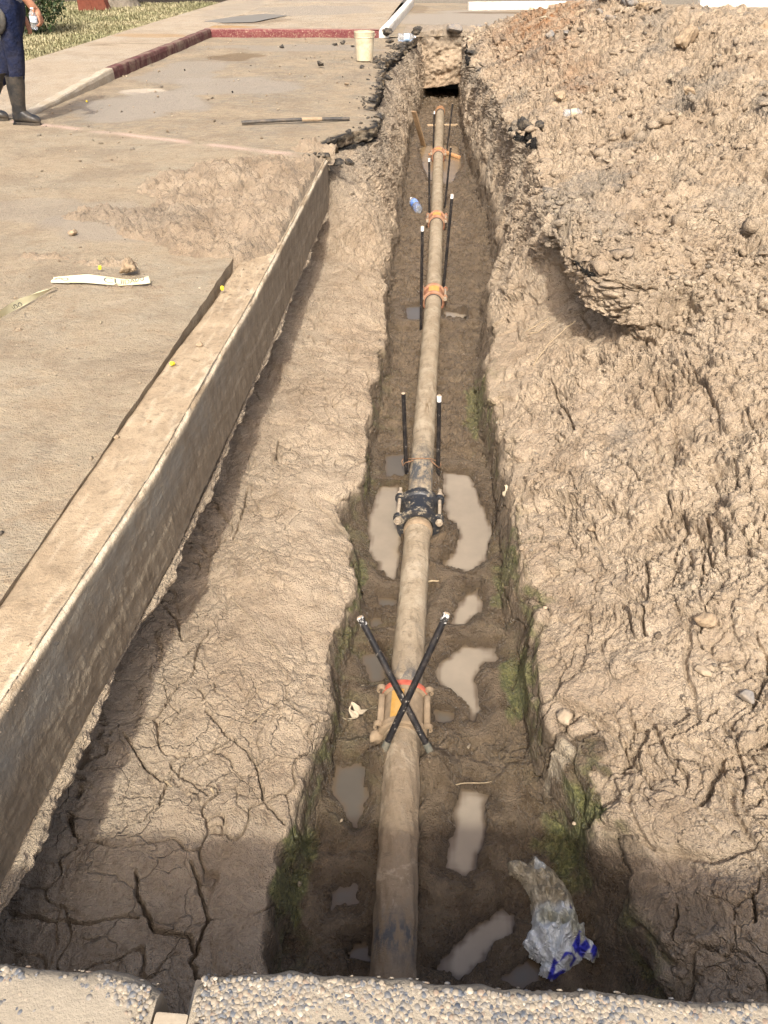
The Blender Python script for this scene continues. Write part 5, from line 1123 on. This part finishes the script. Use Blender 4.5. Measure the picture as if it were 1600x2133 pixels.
# big clods on the heap
CG = 'large soil clods and rocks on the spoil heap'
for i, (u, v, z, s, m_, lab) in enumerate([
    (1412, 160, .36, .17, M_ROCKT, 'big angular tan boulder of soil high on the right of the heap'), (1300, 48, .6, .16, M_ROCKG, 'gray block near the crest of the heap'), (1255, 18, .7, .15, M_ROCKT, 'brown block at the crest beside the gray block'),
    (1145, 115, .25, .09, M_ROCKG, 'pale gray slab on the far left slope of the heap'), (1108, 48, .35, .10, M_ROCKW, 'pale stone on the rust colored part of the crest'), (1205, 78, .4, .09, M_ROCKT, 'orange tan clod on the rusty slope'), (1250, 72, .45, .10, M_ROCKT, 'square orange tan clod right of the rusty slope'),
    (1165, 220, .15, .09, M_ROCKT, 'upright reddish stone above the stubby bottle'), (1150, 232, .12, .08, M_ROCKT, 'flat tan clod left of the upright reddish stone'), (1262, 95, .4, .085, M_ROCKG, 'pale rounded gray clod on the upper slope'), (1240, 88, .4, .06, M_ROCKG, 'dark gray stone left of the pale rounded clod'),
    (1172, 118, .25, .06, M_ROCKG, 'dark stone low on the rusty slope'), (1590, 100, .6, .14, M_ROCKT, 'clod at the right border high on the heap'),
    (1250, 1010, -.35, .035, M_ROCKT, 'rounded clod with a shadow on the near right slope'), (1480, 1360, -.45, .035, M_ROCKW, 'pale round clod on the near right bank'), (1475, 1275, -.45, .055, M_ROCKT, 'long ridge shaped clod on the near right bank'),
    (1175, 1500, -.72, .045, M_ROCKW, 'pale broken clod at the channel edge'), (1330, 60, .6, .09, M_ROCKT, 'tan clod behind the gray block'), (1430, 215, .35, .07, M_ROCKT, 'tan clod under the big boulder'),
    ]):
    put_rock('soil_clod' if m_ is M_ROCKT else 'rock', u, v, z, s, m_, lab, 'clod' if m_ is M_ROCKT else 'rock', 100+i, .75, .7, .62, CG)
for i, (u, v, z, s, m_, lab) in enumerate([(1562, 1436, -.5, .040, M_ROCKG, 'flat blue gray stone in the near right bank'), (1132, 1282, -.78, .012, M_ROCKW, 'white pebble on the mossy edge right of the pipe'), (1192, 1727, -.9, .009, M_ROCKW, 'white pebble on the mossy mud above the bag'), (712, 1711, -1.0, .008, M_ROCKW, 'white pebble in the mud left of the pipe'), (60, 1343, .004, .007, M_ROCKW, 'pale grit on the near slab')]):
    put_rock('stone', u, v, z, s, m_, lab, 'stone', 150+i, .6, .2, .35, None, True)
put_rock('soil_clod', 1358, 650, -.24, .12, M_ROCKT, 'crumbly tan lump hanging below the overhang', 'clod', 180, .95, .9, .5, None, False)
put_rock('soil_clod', 1392, 668, -.26, .10, M_ROCKT, 'second crumbly lump under the right end of the overhang', 'clod', 181, .9, .9, .5, None, False)
put_rock('soil_clod', 268, 565, .02, .07, M_ROCKT, 'crumbly brown clod holding down the barrier tape', 'clod', 170, .6, .7, .3, None, False)
put_rock('soil_clod', 312, 883, -.012, .018, M_ROCKT, 'small round clod on the beam top near the gap', 'clod', 171, .7, .4, .2, None, False)
put_rock('soil_clod', 418, 722, -.015, .025, M_ROCKT, 'clod sitting in the gap edge on the beam', 'clod', 172, .6, .6, .2, None, False)
put_rock('soil_clod', 245, 914, -.006, .016, M_ROCKT, 'clod at the narrow end of the slab gap', 'clod', 173, .6, .6, .2, None, False)
put_rock('soil_clod', 155, 490, .0, .04, M_ROCKT, 'brown clod alone on the slab above the tape', 'clod', 174, .5, .6, .2, None, False)
# crumbs as ground cover
bm = bmesh.new(); bmesh.ops.create_icosphere(bm, subdivisions=1, radius=1); bm.verts.index_update()
ICO1_V = np.array([v.co[:] for v in bm.verts]); ICO1_F = np.array([[v.index for v in f.verts] for f in bm.faces]); bm.free()
def crumbs(name, cen, rad, mat, lab, attrs=None):
    k = len(cen); r2 = np.random.RandomState(5); nv = len(ICO1_V)
    th = r2.rand(k)*6.283; c, s = np.cos(th), np.sin(th); sc = np.stack([np.ones(k), r2.uniform(.55, 1, k), r2.uniform(.4, .85, k)], -1)
    jit = 1+.55*(r2.rand(k, nv)-.5)*2
    P3 = ICO1_V[None]*(.8+.2*jit[..., None])*1.25
    for _ in range(7):
        nn_ = r2.randn(k, 3); nn_ /= np.linalg.norm(nn_, axis=1)[:, None]; dd_ = r2.uniform(.35, .75, k); P3 = P3-np.clip((P3*nn_[:, None]).sum(-1)-dd_[:, None], 0, 9)[..., None]*nn_[:, None]
    P3 = P3*sc[:, None]
    X3 = P3[..., 0]*c[:, None]-P3[..., 1]*s[:, None]; Y3 = P3[..., 0]*s[:, None]+P3[..., 1]*c[:, None]
    V = np.stack([X3, Y3, P3[..., 2]], -1)*rad[:, None, None]+cen[:, None]
    F = (ICO1_F[None]+(np.arange(k)*nv)[:, None, None]).reshape(-1, 3)
    A = {a: np.repeat(v, nv) for a, v in (attrs or {}).items()}
    o = mesh_np(name, V.reshape(-1, 3), F, mat, None, False, A); return tag(o, lab, 'soil crumbs', kind='stuff')
Vg = VT.reshape(NR, NC, 3)
def terrain_crumbs(k, cmin, cmax, y0, y1, rmin, rmax, pw, seed, dens=None):
    r2 = np.random.RandomState(seed); jj = np.where((C[0] >= cmin) & (C[0] <= cmax))[0]; ii = np.where((YR >= y0) & (YR <= y1))[0]
    wi = np.gradient(YR)[ii]; wi = wi/wi.sum()
    a = r2.choice(ii, k, p=wi); b_ = r2.choice(jj, k)
    rad = rmin*(rmax/rmin)**(r2.rand(k)**pw)
    if dens is not None:
        kp = r2.rand(k) < dens[a, b_]; a, b_, rad = a[kp], b_[kp], rad[kp]
    cen = Vg[a, b_]+NT_[a, b_]*(rad*.12)[:, None]
    g = lambda A_: A_[a, b_]
    return cen, rad, dict(wet=g(wet), gray=np.clip(g(gray)+(r2.rand(len(rad)) < .03)*.9, 0, 1), rust=g(rust), moss=0*rad, pale=(r2.rand(len(rad)) < .05)*.5, dark=((r2.rand(len(rad)) < .005) & (cen[:, 1] > 5))*1.0)
cl = np.clip(.35+1.1*perlin(X*1.7, Y*1.7, 401)+.5*perlin(X*6, Y*6, 402), .06, 1)
parts = [terrain_crumbs(13000, 7.9, 11.5, 4.0, 17.4, .008, .05, 2.4, 1, cl), terrain_crumbs(2600, 8.0, 11.3, 4.1, 17.2, .028, .085, 2.2, 21, cl), terrain_crumbs(1500, 8.2, 9.5, 3.9, 5.2, .006, .04, 2.2, 11), terrain_crumbs(9000, 6.0, 10.5, .7, 5, .0025, .022, 2.6, 2, cl*(1-np.clip(hol*1.6, 0, 1))), terrain_crumbs(1500, 1.2, 3.2, .7, 6.4, .002, .010, 3, 3, cl*.6), terrain_crumbs(1500, 3.6, 5.6, .9, 9, .003, .016, 3, 4, cl*.7), terrain_crumbs(900, 1.1, 3, 6.8, 15, .006, .035, 3, 5, cl)]
cen = np.concatenate([p[0] for p in parts]); rad = np.concatenate([p[1] for p in parts]); A = {k: np.concatenate([p[2][k] for p in parts]) for k in parts[0][2]}
crumbs('soil_crumbs', cen, rad, M_SOIL, 'loose soil crumbs and grit over heap and banks', A)
r2 = np.random.RandomState(9); k = 3600
y = 1.0+14.6*r2.rand(k)**1.3; x = -4.2+(np.where(y < 6.8, -1.22, np.interp(y, YR, XE)-.06)+4.2)*r2.rand(k)
x = np.where(y < 4, -2.6+(1.4)*r2.rand(k), x)
keep = r2.rand(k) < np.clip(.3+.9*perlin(x*1.1, y*1.1, 411), .08, 1); x, y = x[keep], y[keep]; k = len(x)
rad = .0022*(9.0)**(r2.rand(k)**2.6)*np.where(y > 6, 1.25, .9)
crumbs('soil_crumbs', np.stack([x, y, rad*.35], -1), rad, M_SOIL, 'grit and small stones scattered over slab and asphalt', dict(wet=(r2.rand(k) < .3)*.6, gray=(r2.rand(k) < .35)*1.0, rust=0*rad, moss=0*rad, pale=(r2.rand(k) < .12)*.9, dark=(r2.rand(k) < .07)*1.0))
k = 260; r3 = np.random.RandomState(12); ty = np.concatenate([r3.uniform(6.9, 15.6, 150), r3.uniform(12.5, 15.8, 110)]); tx = np.interp(ty, YR, XE)-np.abs(r3.randn(k))*.12+.03
crumbs('asphalt_crumbs', np.stack([tx, ty, 0*ty+.0], -1), .012*(4.5)**(r3.rand(k)**2.2), M_ASPH, 'broken black asphalt crumbs along the torn edge')

r2 = np.random.RandomState(31); k = 9000; y = .9+6.2*r2.rand(k)**1.1; x = -1.2-2.6*r2.rand(k); x = np.where(r2.rand(k) < .22, -.985-.17*r2.rand(k), x)
keep = r2.rand(k) < np.clip(.35+1.1*perlin(x*1.6, y*1.6, 421)+.6*perlin(x*6, y*6, 422), .05, 1); x, y = x[keep], y[keep]; k = len(x); rad = .0013*(4.5)**(r2.rand(k)**2.4)
crumbs('soil_crumbs', np.stack([x, y, rad*.2-np.where(x > -1.19, .02, 0)], -1), rad, M_SOIL, 'fine grit trodden over the near slab', dict(wet=(r2.rand(k) < .45)*.7, gray=(r2.rand(k) < .25)*1.0, rust=0*rad, moss=0*rad, pale=(r2.rand(k) < .2)*.8, dark=(r2.rand(k) < .04)*1.0))

# ================================================================== GRASS, BUSH, TREE
def blades(name, n, region, hgt, mat, lab, seed):
    r2 = np.random.RandomState(seed); V = np.zeros((n, 5, 3), np.float32); rnd = r2.rand(n)
    x, y = region(r2, n); h = hgt*(.5+r2.rand(n)*.9)*np.clip(.75+.6*perlin(x*.9, y*.9, 501), .25, 1.4); a = r2.rand(n)*6.283; lean = r2.uniform(.15, .8, n); wd = .006+.006*r2.rand(n)
    dx, dy = np.cos(a), np.sin(a)
    for j, (t, w0) in enumerate(((0, 1), (0, -1), (.55, .8), (.55, -.8), (1, 0))):
        V[:, j, 0] = x+dx*lean*h*t**1.6-dy*wd*w0; V[:, j, 1] = y+dy*lean*h*t**1.6+dx*wd*w0; V[:, j, 2] = .10+h*t*(1-.25*lean*t)
    F = np.array([[0, 1, 3], [0, 3, 2], [2, 3, 4]])[None]+(np.arange(n)*5)[:, None, None]
    dry = np.clip(.58+.7*perlin(x*.8, y*.8, 502)+.3*r2.randn(n)*.5, 0, 1)
    o = mesh_np(name, V.reshape(-1, 3), F.reshape(-1, 3), mat, None, True, dict(dry=np.repeat(dry, 5), rnd=np.repeat(rnd, 5))); return tag(o, lab, 'grass', kind='stuff')
N = NT('grass_blade', .7, .25); c = N.mix(N.attr('dry'), N.mix(N.attr('rnd'), (.095, .108, .045), (.165, .17, .075)), N.mix(N.attr('rnd'), (.27, .235, .135), (.44, .385, .24))); N.color(c); M_GRASS = N.m
M_TURF = simple('turf_soil', (.17, .135, .07), .95, .2, .35, 4, (.12, .14, .045), .7, 1.5, .6, .02)
tag(mesh_np('ground', [(-30, 7, .08), (-5.655, 7, .08), (-5.655, 22.3, .09), (-9, 22.6, .09), (-30, 23, .09)], [(0, 1, 2, 3, 4)], M_TURF), 'turf soil beside the walk', 'lawn', kind='structure')
def reg(r2, n):
    y = 8+14.3*r2.rand(n); x = -5.66-7.5*r2.rand(n)**1.2; x = x+.06*r2.randn(n)*(x < -5.8); return x, y
blades('grass', 60000, reg, .055, M_GRASS, 'patchy dry and green grass beside the walk', 3)
blades('grass', 2200, lambda r2, n: (-5.7-2.6*r2.rand(n), 9.5+11*r2.rand(n)), .10, M_GRASS, 'taller dry straw stalks in the lawn', 4)
def leaf_cloud(cen, rad, n, ls, seed, hollow=.35):
    r2 = np.random.RandomState(seed); d = r2.randn(n, 3); d /= np.linalg.norm(d, axis=1)[:, None]; rr = (hollow+(1-hollow)*r2.rand(n)**.6)
    p = d*rr[:, None]; p *= (1+.25*perlin(d[:, 0]*2.5+seed, d[:, 1]*2.5+d[:, 2]*2, seed)+.16*perlin(d[:, 0]*6, d[:, 2]*6+seed, seed))[:, None]
    p = p*np.array(rad)+np.array(cen); V = np.zeros((n, 4, 3), np.float32); a = r2.randn(n, 3); a /= np.linalg.norm(a, axis=1)[:, None]; b_ = np.cross(a, r2.randn(n, 3)); b_ /= np.linalg.norm(b_, axis=1)[:, None]
    l = ls*(.6+.8*r2.rand(n))[:, None]
    V[:, 0] = p-a*l; V[:, 1] = p+b_*l*.45; V[:, 2] = p+a*l; V[:, 3] = p-b_*l*.45
    return V.reshape(-1, 3), (np.arange(n*4).reshape(n, 4)), np.repeat(r2.rand(n), 4)
def leafmat(name, a, b_):
    N = NT(name, .5, .35); N.color(N.mix(N.attr('rnd'), a, b_)); return N.m
M_LEAFD = leafmat('dark_leaf', (.018, .032, .012), (.055, .085, .028)); M_LEAF = leafmat('tree_leaf', (.03, .05, .018), (.085, .12, .04))
M_BARK = simple('bark', (.16, .135, .105), .95, .2, .35, 12, (.26, .225, .18), .5, 5, .9, .03)
def shrub(name, loc, rad, n, ls, lab, seed):
    t = thing(name, lab, 'bush', loc)
    V, F, r_ = leaf_cloud((0, 0, rad[2]*.95), rad, n, ls, seed); mesh_np('foliage', V, F, M_LEAFD, t, False, dict(rnd=r_))
    b = MB(); r2 = random.Random(seed)
    for i in range(9):
        a = r2.uniform(0, 6.28); b.tube([(0, 0, -.05), (math.cos(a)*rad[0]*.3, math.sin(a)*rad[1]*.3, rad[2]*.7), (math.cos(a)*rad[0]*.7, math.sin(a)*rad[1]*.7, rad[2]*1.4)], [.018, .012, .005], 6)
    b.build('stems', M_BARK, t); return t
shrub('bush', (-7.1, 15.1, .09), (.62, .6, .75), 5200, .032, 'dark green bush on the grass behind the worker', 3)
t = thing('tree', 'gray trunked tree standing at the far edge of the grass', 'tree', (-7.66, 21.0, .05))
b = MB(); b.tube([(0, 0, -.1), (0, 0, .05), (.01, 0, .25), (.02, .02, .7), (.0, .05, 1.5), (.05, .1, 2.4)], [.50, .40, .30, .25, .22, .18], 20)
for a in (0.4, 2.2, 3.9, 5.2): b.tube([(.05, .1, 2.3), (.05+.7*math.cos(a), .1+.7*math.sin(a), 3.3), (.05+1.5*math.cos(a), .1+1.5*math.sin(a), 4.3)], [.12, .07, .03], 10)
V = np.array(b.V); V[:, :2] *= (1+.10*np.sin(np.arctan2(V[:, 1], V[:, 0])*5)*np.exp(-np.clip(V[:, 2], 0, 9)))[:, None]; b.V = [tuple(v) for v in V]
b.build('trunk', M_BARK, t)
V, F, r_ = leaf_cloud((.05, .1, 4.7), (2.3, 2.3, 1.5), 14000, .075, 8, .2); mesh_np('crown', V, F, M_LEAF, t, False, dict(rnd=r_))
N_ = simple('rust_red_paint', (.15, .042, .024), .7, .3, .3, 12, (.12, .05, .03), .5, 6)
for (u, v, w_, h_, lab) in [(182, 22, .30, .38, 'rust red block standing left of its twin by the tree'), (207, 22, .42, .42, 'rust red block touching the tree trunk')]:
    x, y = at(u, v, .1); b = MB()
    prof = [(-w_/2, 0), (w_/2*1.15, 0), (w_/2*.9, h_*.5), (w_/2*.45, h_), (-w_/2*.9, h_*.97)]
    b.add([(a, -.12, c) for a, c in prof]+[(a, .12, c) for a, c in prof], [(4, 3, 2, 1, 0), (5, 6, 7, 8, 9)]+[(i, (i+1) % 5, 5+(i+1) % 5, 5+i) for i in range(5)])
    o = b.build('painted_block', N_, None, False); o.location = (x, y, .08); tag(o, lab, 'block', 'rust red blocks by the tree')
for i, (x, y, rx, rz) in enumerate([(-22, 33, 4.5, 2.2), (-14.5, 34, 4.2, 2.4), (-7.5, 35, 4.0, 2.1)]):
    shrub('bush', (x, y, 0), (rx, 1.6, rz), 3500, .16, ['broad hedge bush far behind the grass, leftmost of three', 'broad hedge bush far behind the tree, middle of three', 'broad hedge bush far behind the walk, rightmost of three'][i], 20+i)
M_BEDSHADE = simple('bed_painted_shade', (.085, .062, .040), .95, .2, .35, 1.5, (.15, .115, .07), .5, .7, .6, .03)  # soil colour darkened to paint the shade under the trees
tag(mesh_np('ground', [(-60, 22.4, .04), (-9, 22.3, .05), (-5.6, 22.0, .06), (-5.6, 23.9, .06), (-4.4, 23.95, .05), (-4.4, 60, .05), (-60, 60, .05)], [(0, 1, 2, 3, 4, 5, 6)], M_BEDSHADE), 'bare planting bed behind the grass, tree shade painted into its dark colour', 'planting bed', kind='structure')

# ================================================================== THE WORKER
def skin(name, joints, bones, mat, parent, sub=2, root=0, loc=(0, 0, 0)):
    me = bpy.data.meshes.new(name); me.from_pydata([j[:3] for j in joints], bones, []); o = bpy.data.objects.new(name, me); COL.objects.link(o)
    o.modifiers.new('s', 'SKIN'); sv = me.skin_vertices[0].data
    for i, j in enumerate(joints):
        r_ = j[3] if hasattr(j[3], '__len__') else (j[3], j[3]); sv[i].radius = r_; sv[i].use_root = (i == root)
    m_ = o.modifiers.new('d', 'SUBSURF'); m_.levels = sub; m_.render_levels = sub
    bpy.context.view_layer.update(); dg = bpy.context.evaluated_depsgraph_get()
    m2 = bpy.data.meshes.new_from_object(o.evaluated_get(dg)); bpy.data.objects.remove(o)
    m2.polygons.foreach_set('use_smooth', np.ones(len(m2.polygons), bool)); m2.materials.append(mat)
    o = bpy.data.objects.new(name, m2); COL.objects.link(o); o.parent = parent; o.location = loc; return o
M_SKIN = simple('skin', (.36, .175, .105), .55, .4, .12, 40, None, 0, 8, .15, .002)
M_NAVY = simple('navy_denim', (.006, .011, .036), .9, .2, .4, 11, (.06, .055, .06), .4, 5, 1.0, .03)
M_SHIRT = simple('gray_shirt', (.20, .21, .23), .9, .2, .2, 20, None, 0, 8, .3, .004)
M_BOOT = simple('black_rubber', (.017, .018, .020), .45, .5, .3, 25, (.15, .12, .085), .45, 9, .3, .004)
pp = thing('person', 'worker in navy trousers and black rubber boots standing by the walk, bottle in hand', 'person', (-4.10, 8.0, .0))
J = [(.07, .12, .93, (.13, .15)), (.07, .12, 1.10, (.11, .14)), (.08, .12, 1.28, (.12, .17)), (.09, .12, 1.42, (.07, .08)), (.11, .12, 1.49, (.055, .055)), (.13, .12, 1.58, (.085, .078)), (.13, .12, 1.68, (.092, .080)), (.125, .12, 1.745, (.06, .055)),
     (.10, -.02, .88, .085), (.07, 0, .47, .055), (0, 0, .10, .038), (.09, 0, .04, .018),                     # right leg
     (.05, .22, .88, .085), (-.14, .22, .48, .055), (-.42, .19, .10, .038), (-.33, .19, .04, .018),           # left leg
     (.09, -.08, 1.38, .055), (.27, -.15, 1.16, (.040, .040)), (.345, -.13, 1.07, (.044, .042)), (.405, -.10, .975, (.027, .034)), (.43, -.09, .915, (.020, .042)),   # right arm to the palm
     (.07, .32, 1.38, .055), (-.02, .40, 1.12, .042), (.06, .36, .90, .028), (.09, .35, .82, (.018, .04)),
     (.225, .12, 1.60, .012)]
B = [(0, 1), (1, 2), (2, 3), (3, 4), (4, 5), (5, 6), (6, 7), (0, 8), (8, 9), (9, 10), (10, 11), (0, 12), (12, 13), (13, 14), (14, 15), (2, 16), (16, 17), (17, 18), (18, 19), (19, 20), (2, 21), (21, 22), (22, 23), (23, 24), (5, 25)]
def finger(J, B, root, pts, rr):
    p = root
    for q, r_ in zip(pts, rr): J.append((*q, r_)); B.append((p, len(J)-1)); p = len(J)-1
for i, yo in enumerate((-.122, -.101, -.080, -.060)):
    l = [.92, 1.0, .95, .8][i]
    finger(J, B, 20, [(.446, yo, .888), (.448, yo, .888-.038*l), (.425, yo, .888-.062*l), (.398, yo, .888-.060*l)], (.0105, .0098, .009, .008))
finger(J, B, 19, [(.412, -.128, .935), (.395, -.135, .905), (.382, -.128, .880)], (.012, .0105, .009))
for i, yo in enumerate((.385, .365, .345, .325)): finger(J, B, 24, [(.10, yo, .79), (.108, yo, .75), (.10, yo, .72)], (.0105, .0095, .008))
finger(J, B, 23, [(.10, .31, .85), (.115, .30, .82)], (.012, .01))
skin('body', J, B, M_SKIN, pp, 2)
skin('trousers', [(.07, .12, 1.12, (.145, .175)), (.07, .12, .93, (.15, .18)), (.10, -.01, .84, (.118, .10)), (.085, 0, .62, (.092, .088)), (.065, 0, .47, (.080, .078)), (.02, 0, .33, (.068, .068)), (.045, .22, .84, (.112, .10)), (-.14, .22, .48, (.08, .08)), (-.27, .205, .31, (.068, .068))],
     [(0, 1), (1, 2), (2, 3), (3, 4), (4, 5), (1, 6), (6, 7), (7, 8)], M_NAVY, pp, 2)
skin('shirt', [(.07, .12, .92, (.165, .19)), (.07, .12, 1.10, (.14, .17)), (.08, .12, 1.28, (.13, .185)), (.09, .12, 1.41, (.08, .09)), (.09, -.09, 1.38, .068), (.20, -.125, 1.24, .058), (.07, .33, 1.38, .068), (.01, .38, 1.22, .058)],
     [(0, 1), (1, 2), (2, 3), (2, 4), (4, 5), (2, 6), (6, 7)], M_SHIRT, pp, 2)
skin('hair', [(.115, .12, 1.66, (.098, .090)), (.115, .12, 1.745, (.075, .070)), (.06, .12, 1.62, (.06, .075))], [(0, 1), (0, 2)], simple('black_hair', (.015, .012, .01), .7), pp, 2)
for yo in (.09, .15): MB().add(ICO_V*.011+np.array([.212, yo, 1.635]), ICO_F).build('eye', simple('eye', (.6, .6, .58), .3), pp)
def boot(px0, py0, ang, lean, sub_h=.41):
    t = bpy.data.objects.new('boot', None)
    b = MB(); n = 28; rings = []
    # foot: lofted along x
    for x, hw, h in [(-.090, .028, .075), (-.082, .038, .11), (-.05, .044, .14), (0, .047, .15), (.045, .048, .125), (.085, .052, .098), (.125, .053, .088), (.155, .045, .076), (.172, .030, .060), (.179, .013, .042)]:
        V = []
        for k in range(n):
            q = 2*math.pi*k/n; c, s = math.cos(q), math.sin(q); e = .75
            V.append((x, hw*abs(c)**e*(1 if c >= 0 else -1), .022+(h-.022)*.5+(h-.022)*.5*abs(s)**e*(1 if s >= 0 else -1)))
        rings.append(V)
    V = [v for r_ in rings for v in r_]; F = [(i*n+j, i*n+(j+1) % n, (i+1)*n+(j+1) % n, (i+1)*n+j) for i in range(len(rings)-1) for j in range(n)]+[tuple(range(n-1, -1, -1)), tuple((len(rings)-1)*n+j for j in range(n))]
    b.add(V, F)
    # shaft with open top
    rings = []
    for z, rx, ry in [(.05, .070, .046), (.09, .070, .050), (.12, .068, .054), (.16, .068, .057), (.24, .076, .064), (.33, .086, .070), (.39, .090, .073), (.410, .091, .074), (.412, .093, .076), (.418, .093, .076), (.418, .085, .068), (.33, .078, .062), (.25, .068, .056)]:
        cx = -.028+lean*(z-.05)
        rings.append([(cx+rx*math.cos(2*math.pi*k/n)+.003*math.sin(z*60+k), ry*math.sin(2*math.pi*k/n), z) for k in range(n)])
    V = [v for r_ in rings for v in r_]; F = [(i*n+j, i*n+(j+1) % n, (i+1)*n+(j+1) % n, (i+1)*n+j) for i in range(len(rings)-1) for j in range(n)]
    b.add(V, F); o = b.build('boot', M_BOOT, pp, 'auto'); o.location = (px0, py0, 0); o.rotation_euler = (0, 0, ang)
    s_ = MB(); out = [(-.092, -.030), (-.094, .030), (-.05, .044), (.03, .046), (.10, .053), (.15, .044), (.176, .018), (.178, -.014), (.152, -.044), (.10, -.053), (.03, -.046), (-.05, -.044)]
    k = len(out); s_.add([(x, y, .0) for x, y in out]+[(x, y, .026) for x, y in out], [tuple(range(k-1, -1, -1)), tuple(range(k, 2*k))]+[(i, (i+1) % k, k+(i+1) % k, k+i) for i in range(k)])
    for i in range(12):
        x = -.085+i*.021; s_.box((x, 0, .008), (.008, .098, .015))
    s_.build('sole', M_BOOT, o, False); return o
boot(.0, 0, R(-8), .15); boot(-.42, .19, R(-4), .60)
# pouch and glove at the hip
b = MB(); V = ICO_V*np.array([.085, .03, .11]); V[:, 0] += .02*np.sin(V[:, 2]*12); b.add(V+np.array([.045, -.105, .86]), ICO_F); b.build('tool_pouch', simple('gray_canvas', (.075, .075, .072), .9, .2, .3, 20, (.16, .13, .09), .4, 8), pp)
GL = simple('tan_glove_leather', (.30, .20, .09), .85, .3, .3, 25, (.14, .09, .045), .5, 12)
skin('work_glove', [(.05, -.150, 1.0, (.034, .02)), (.052, -.152, .93, (.036, .02)), (.055, -.155, .885, (.034, .018)), (.035, -.155, .85, .010), (.05, -.157, .84, .010), (.064, -.156, .842, .010), (.077, -.154, .852, .009), (.09, -.15, .90, .011)], [(0, 1), (1, 2), (2, 3), (2, 4), (2, 5), (2, 6), (1, 7)], GL, None, 2, 0, (-4.10, 8.0, 0))
tag(bpy.data.objects['work_glove'], 'tan work glove hanging at the hip of the worker', 'glove')
bo = bottle((-4.10+.385, 8.0-.118, .80), (.12, -.05, 1), 'small clear bottle held in the hand of the worker', .35, .165, .034, simple('silver_blue_label', (.60, .68, .80), .4, .5, .2, 60))


tag(mesh_np('pavement', [(-4, -5, .08), (4, -5, .08), (4, .06, .08), (-4, .06, .08)], [(0, 1, 2, 3)], M_WALK), 'unseen pale pavement added behind the pebbled wall to bounce light', 'pavement', kind='structure')  # out of view behind the camera, added to bounce light into the shade
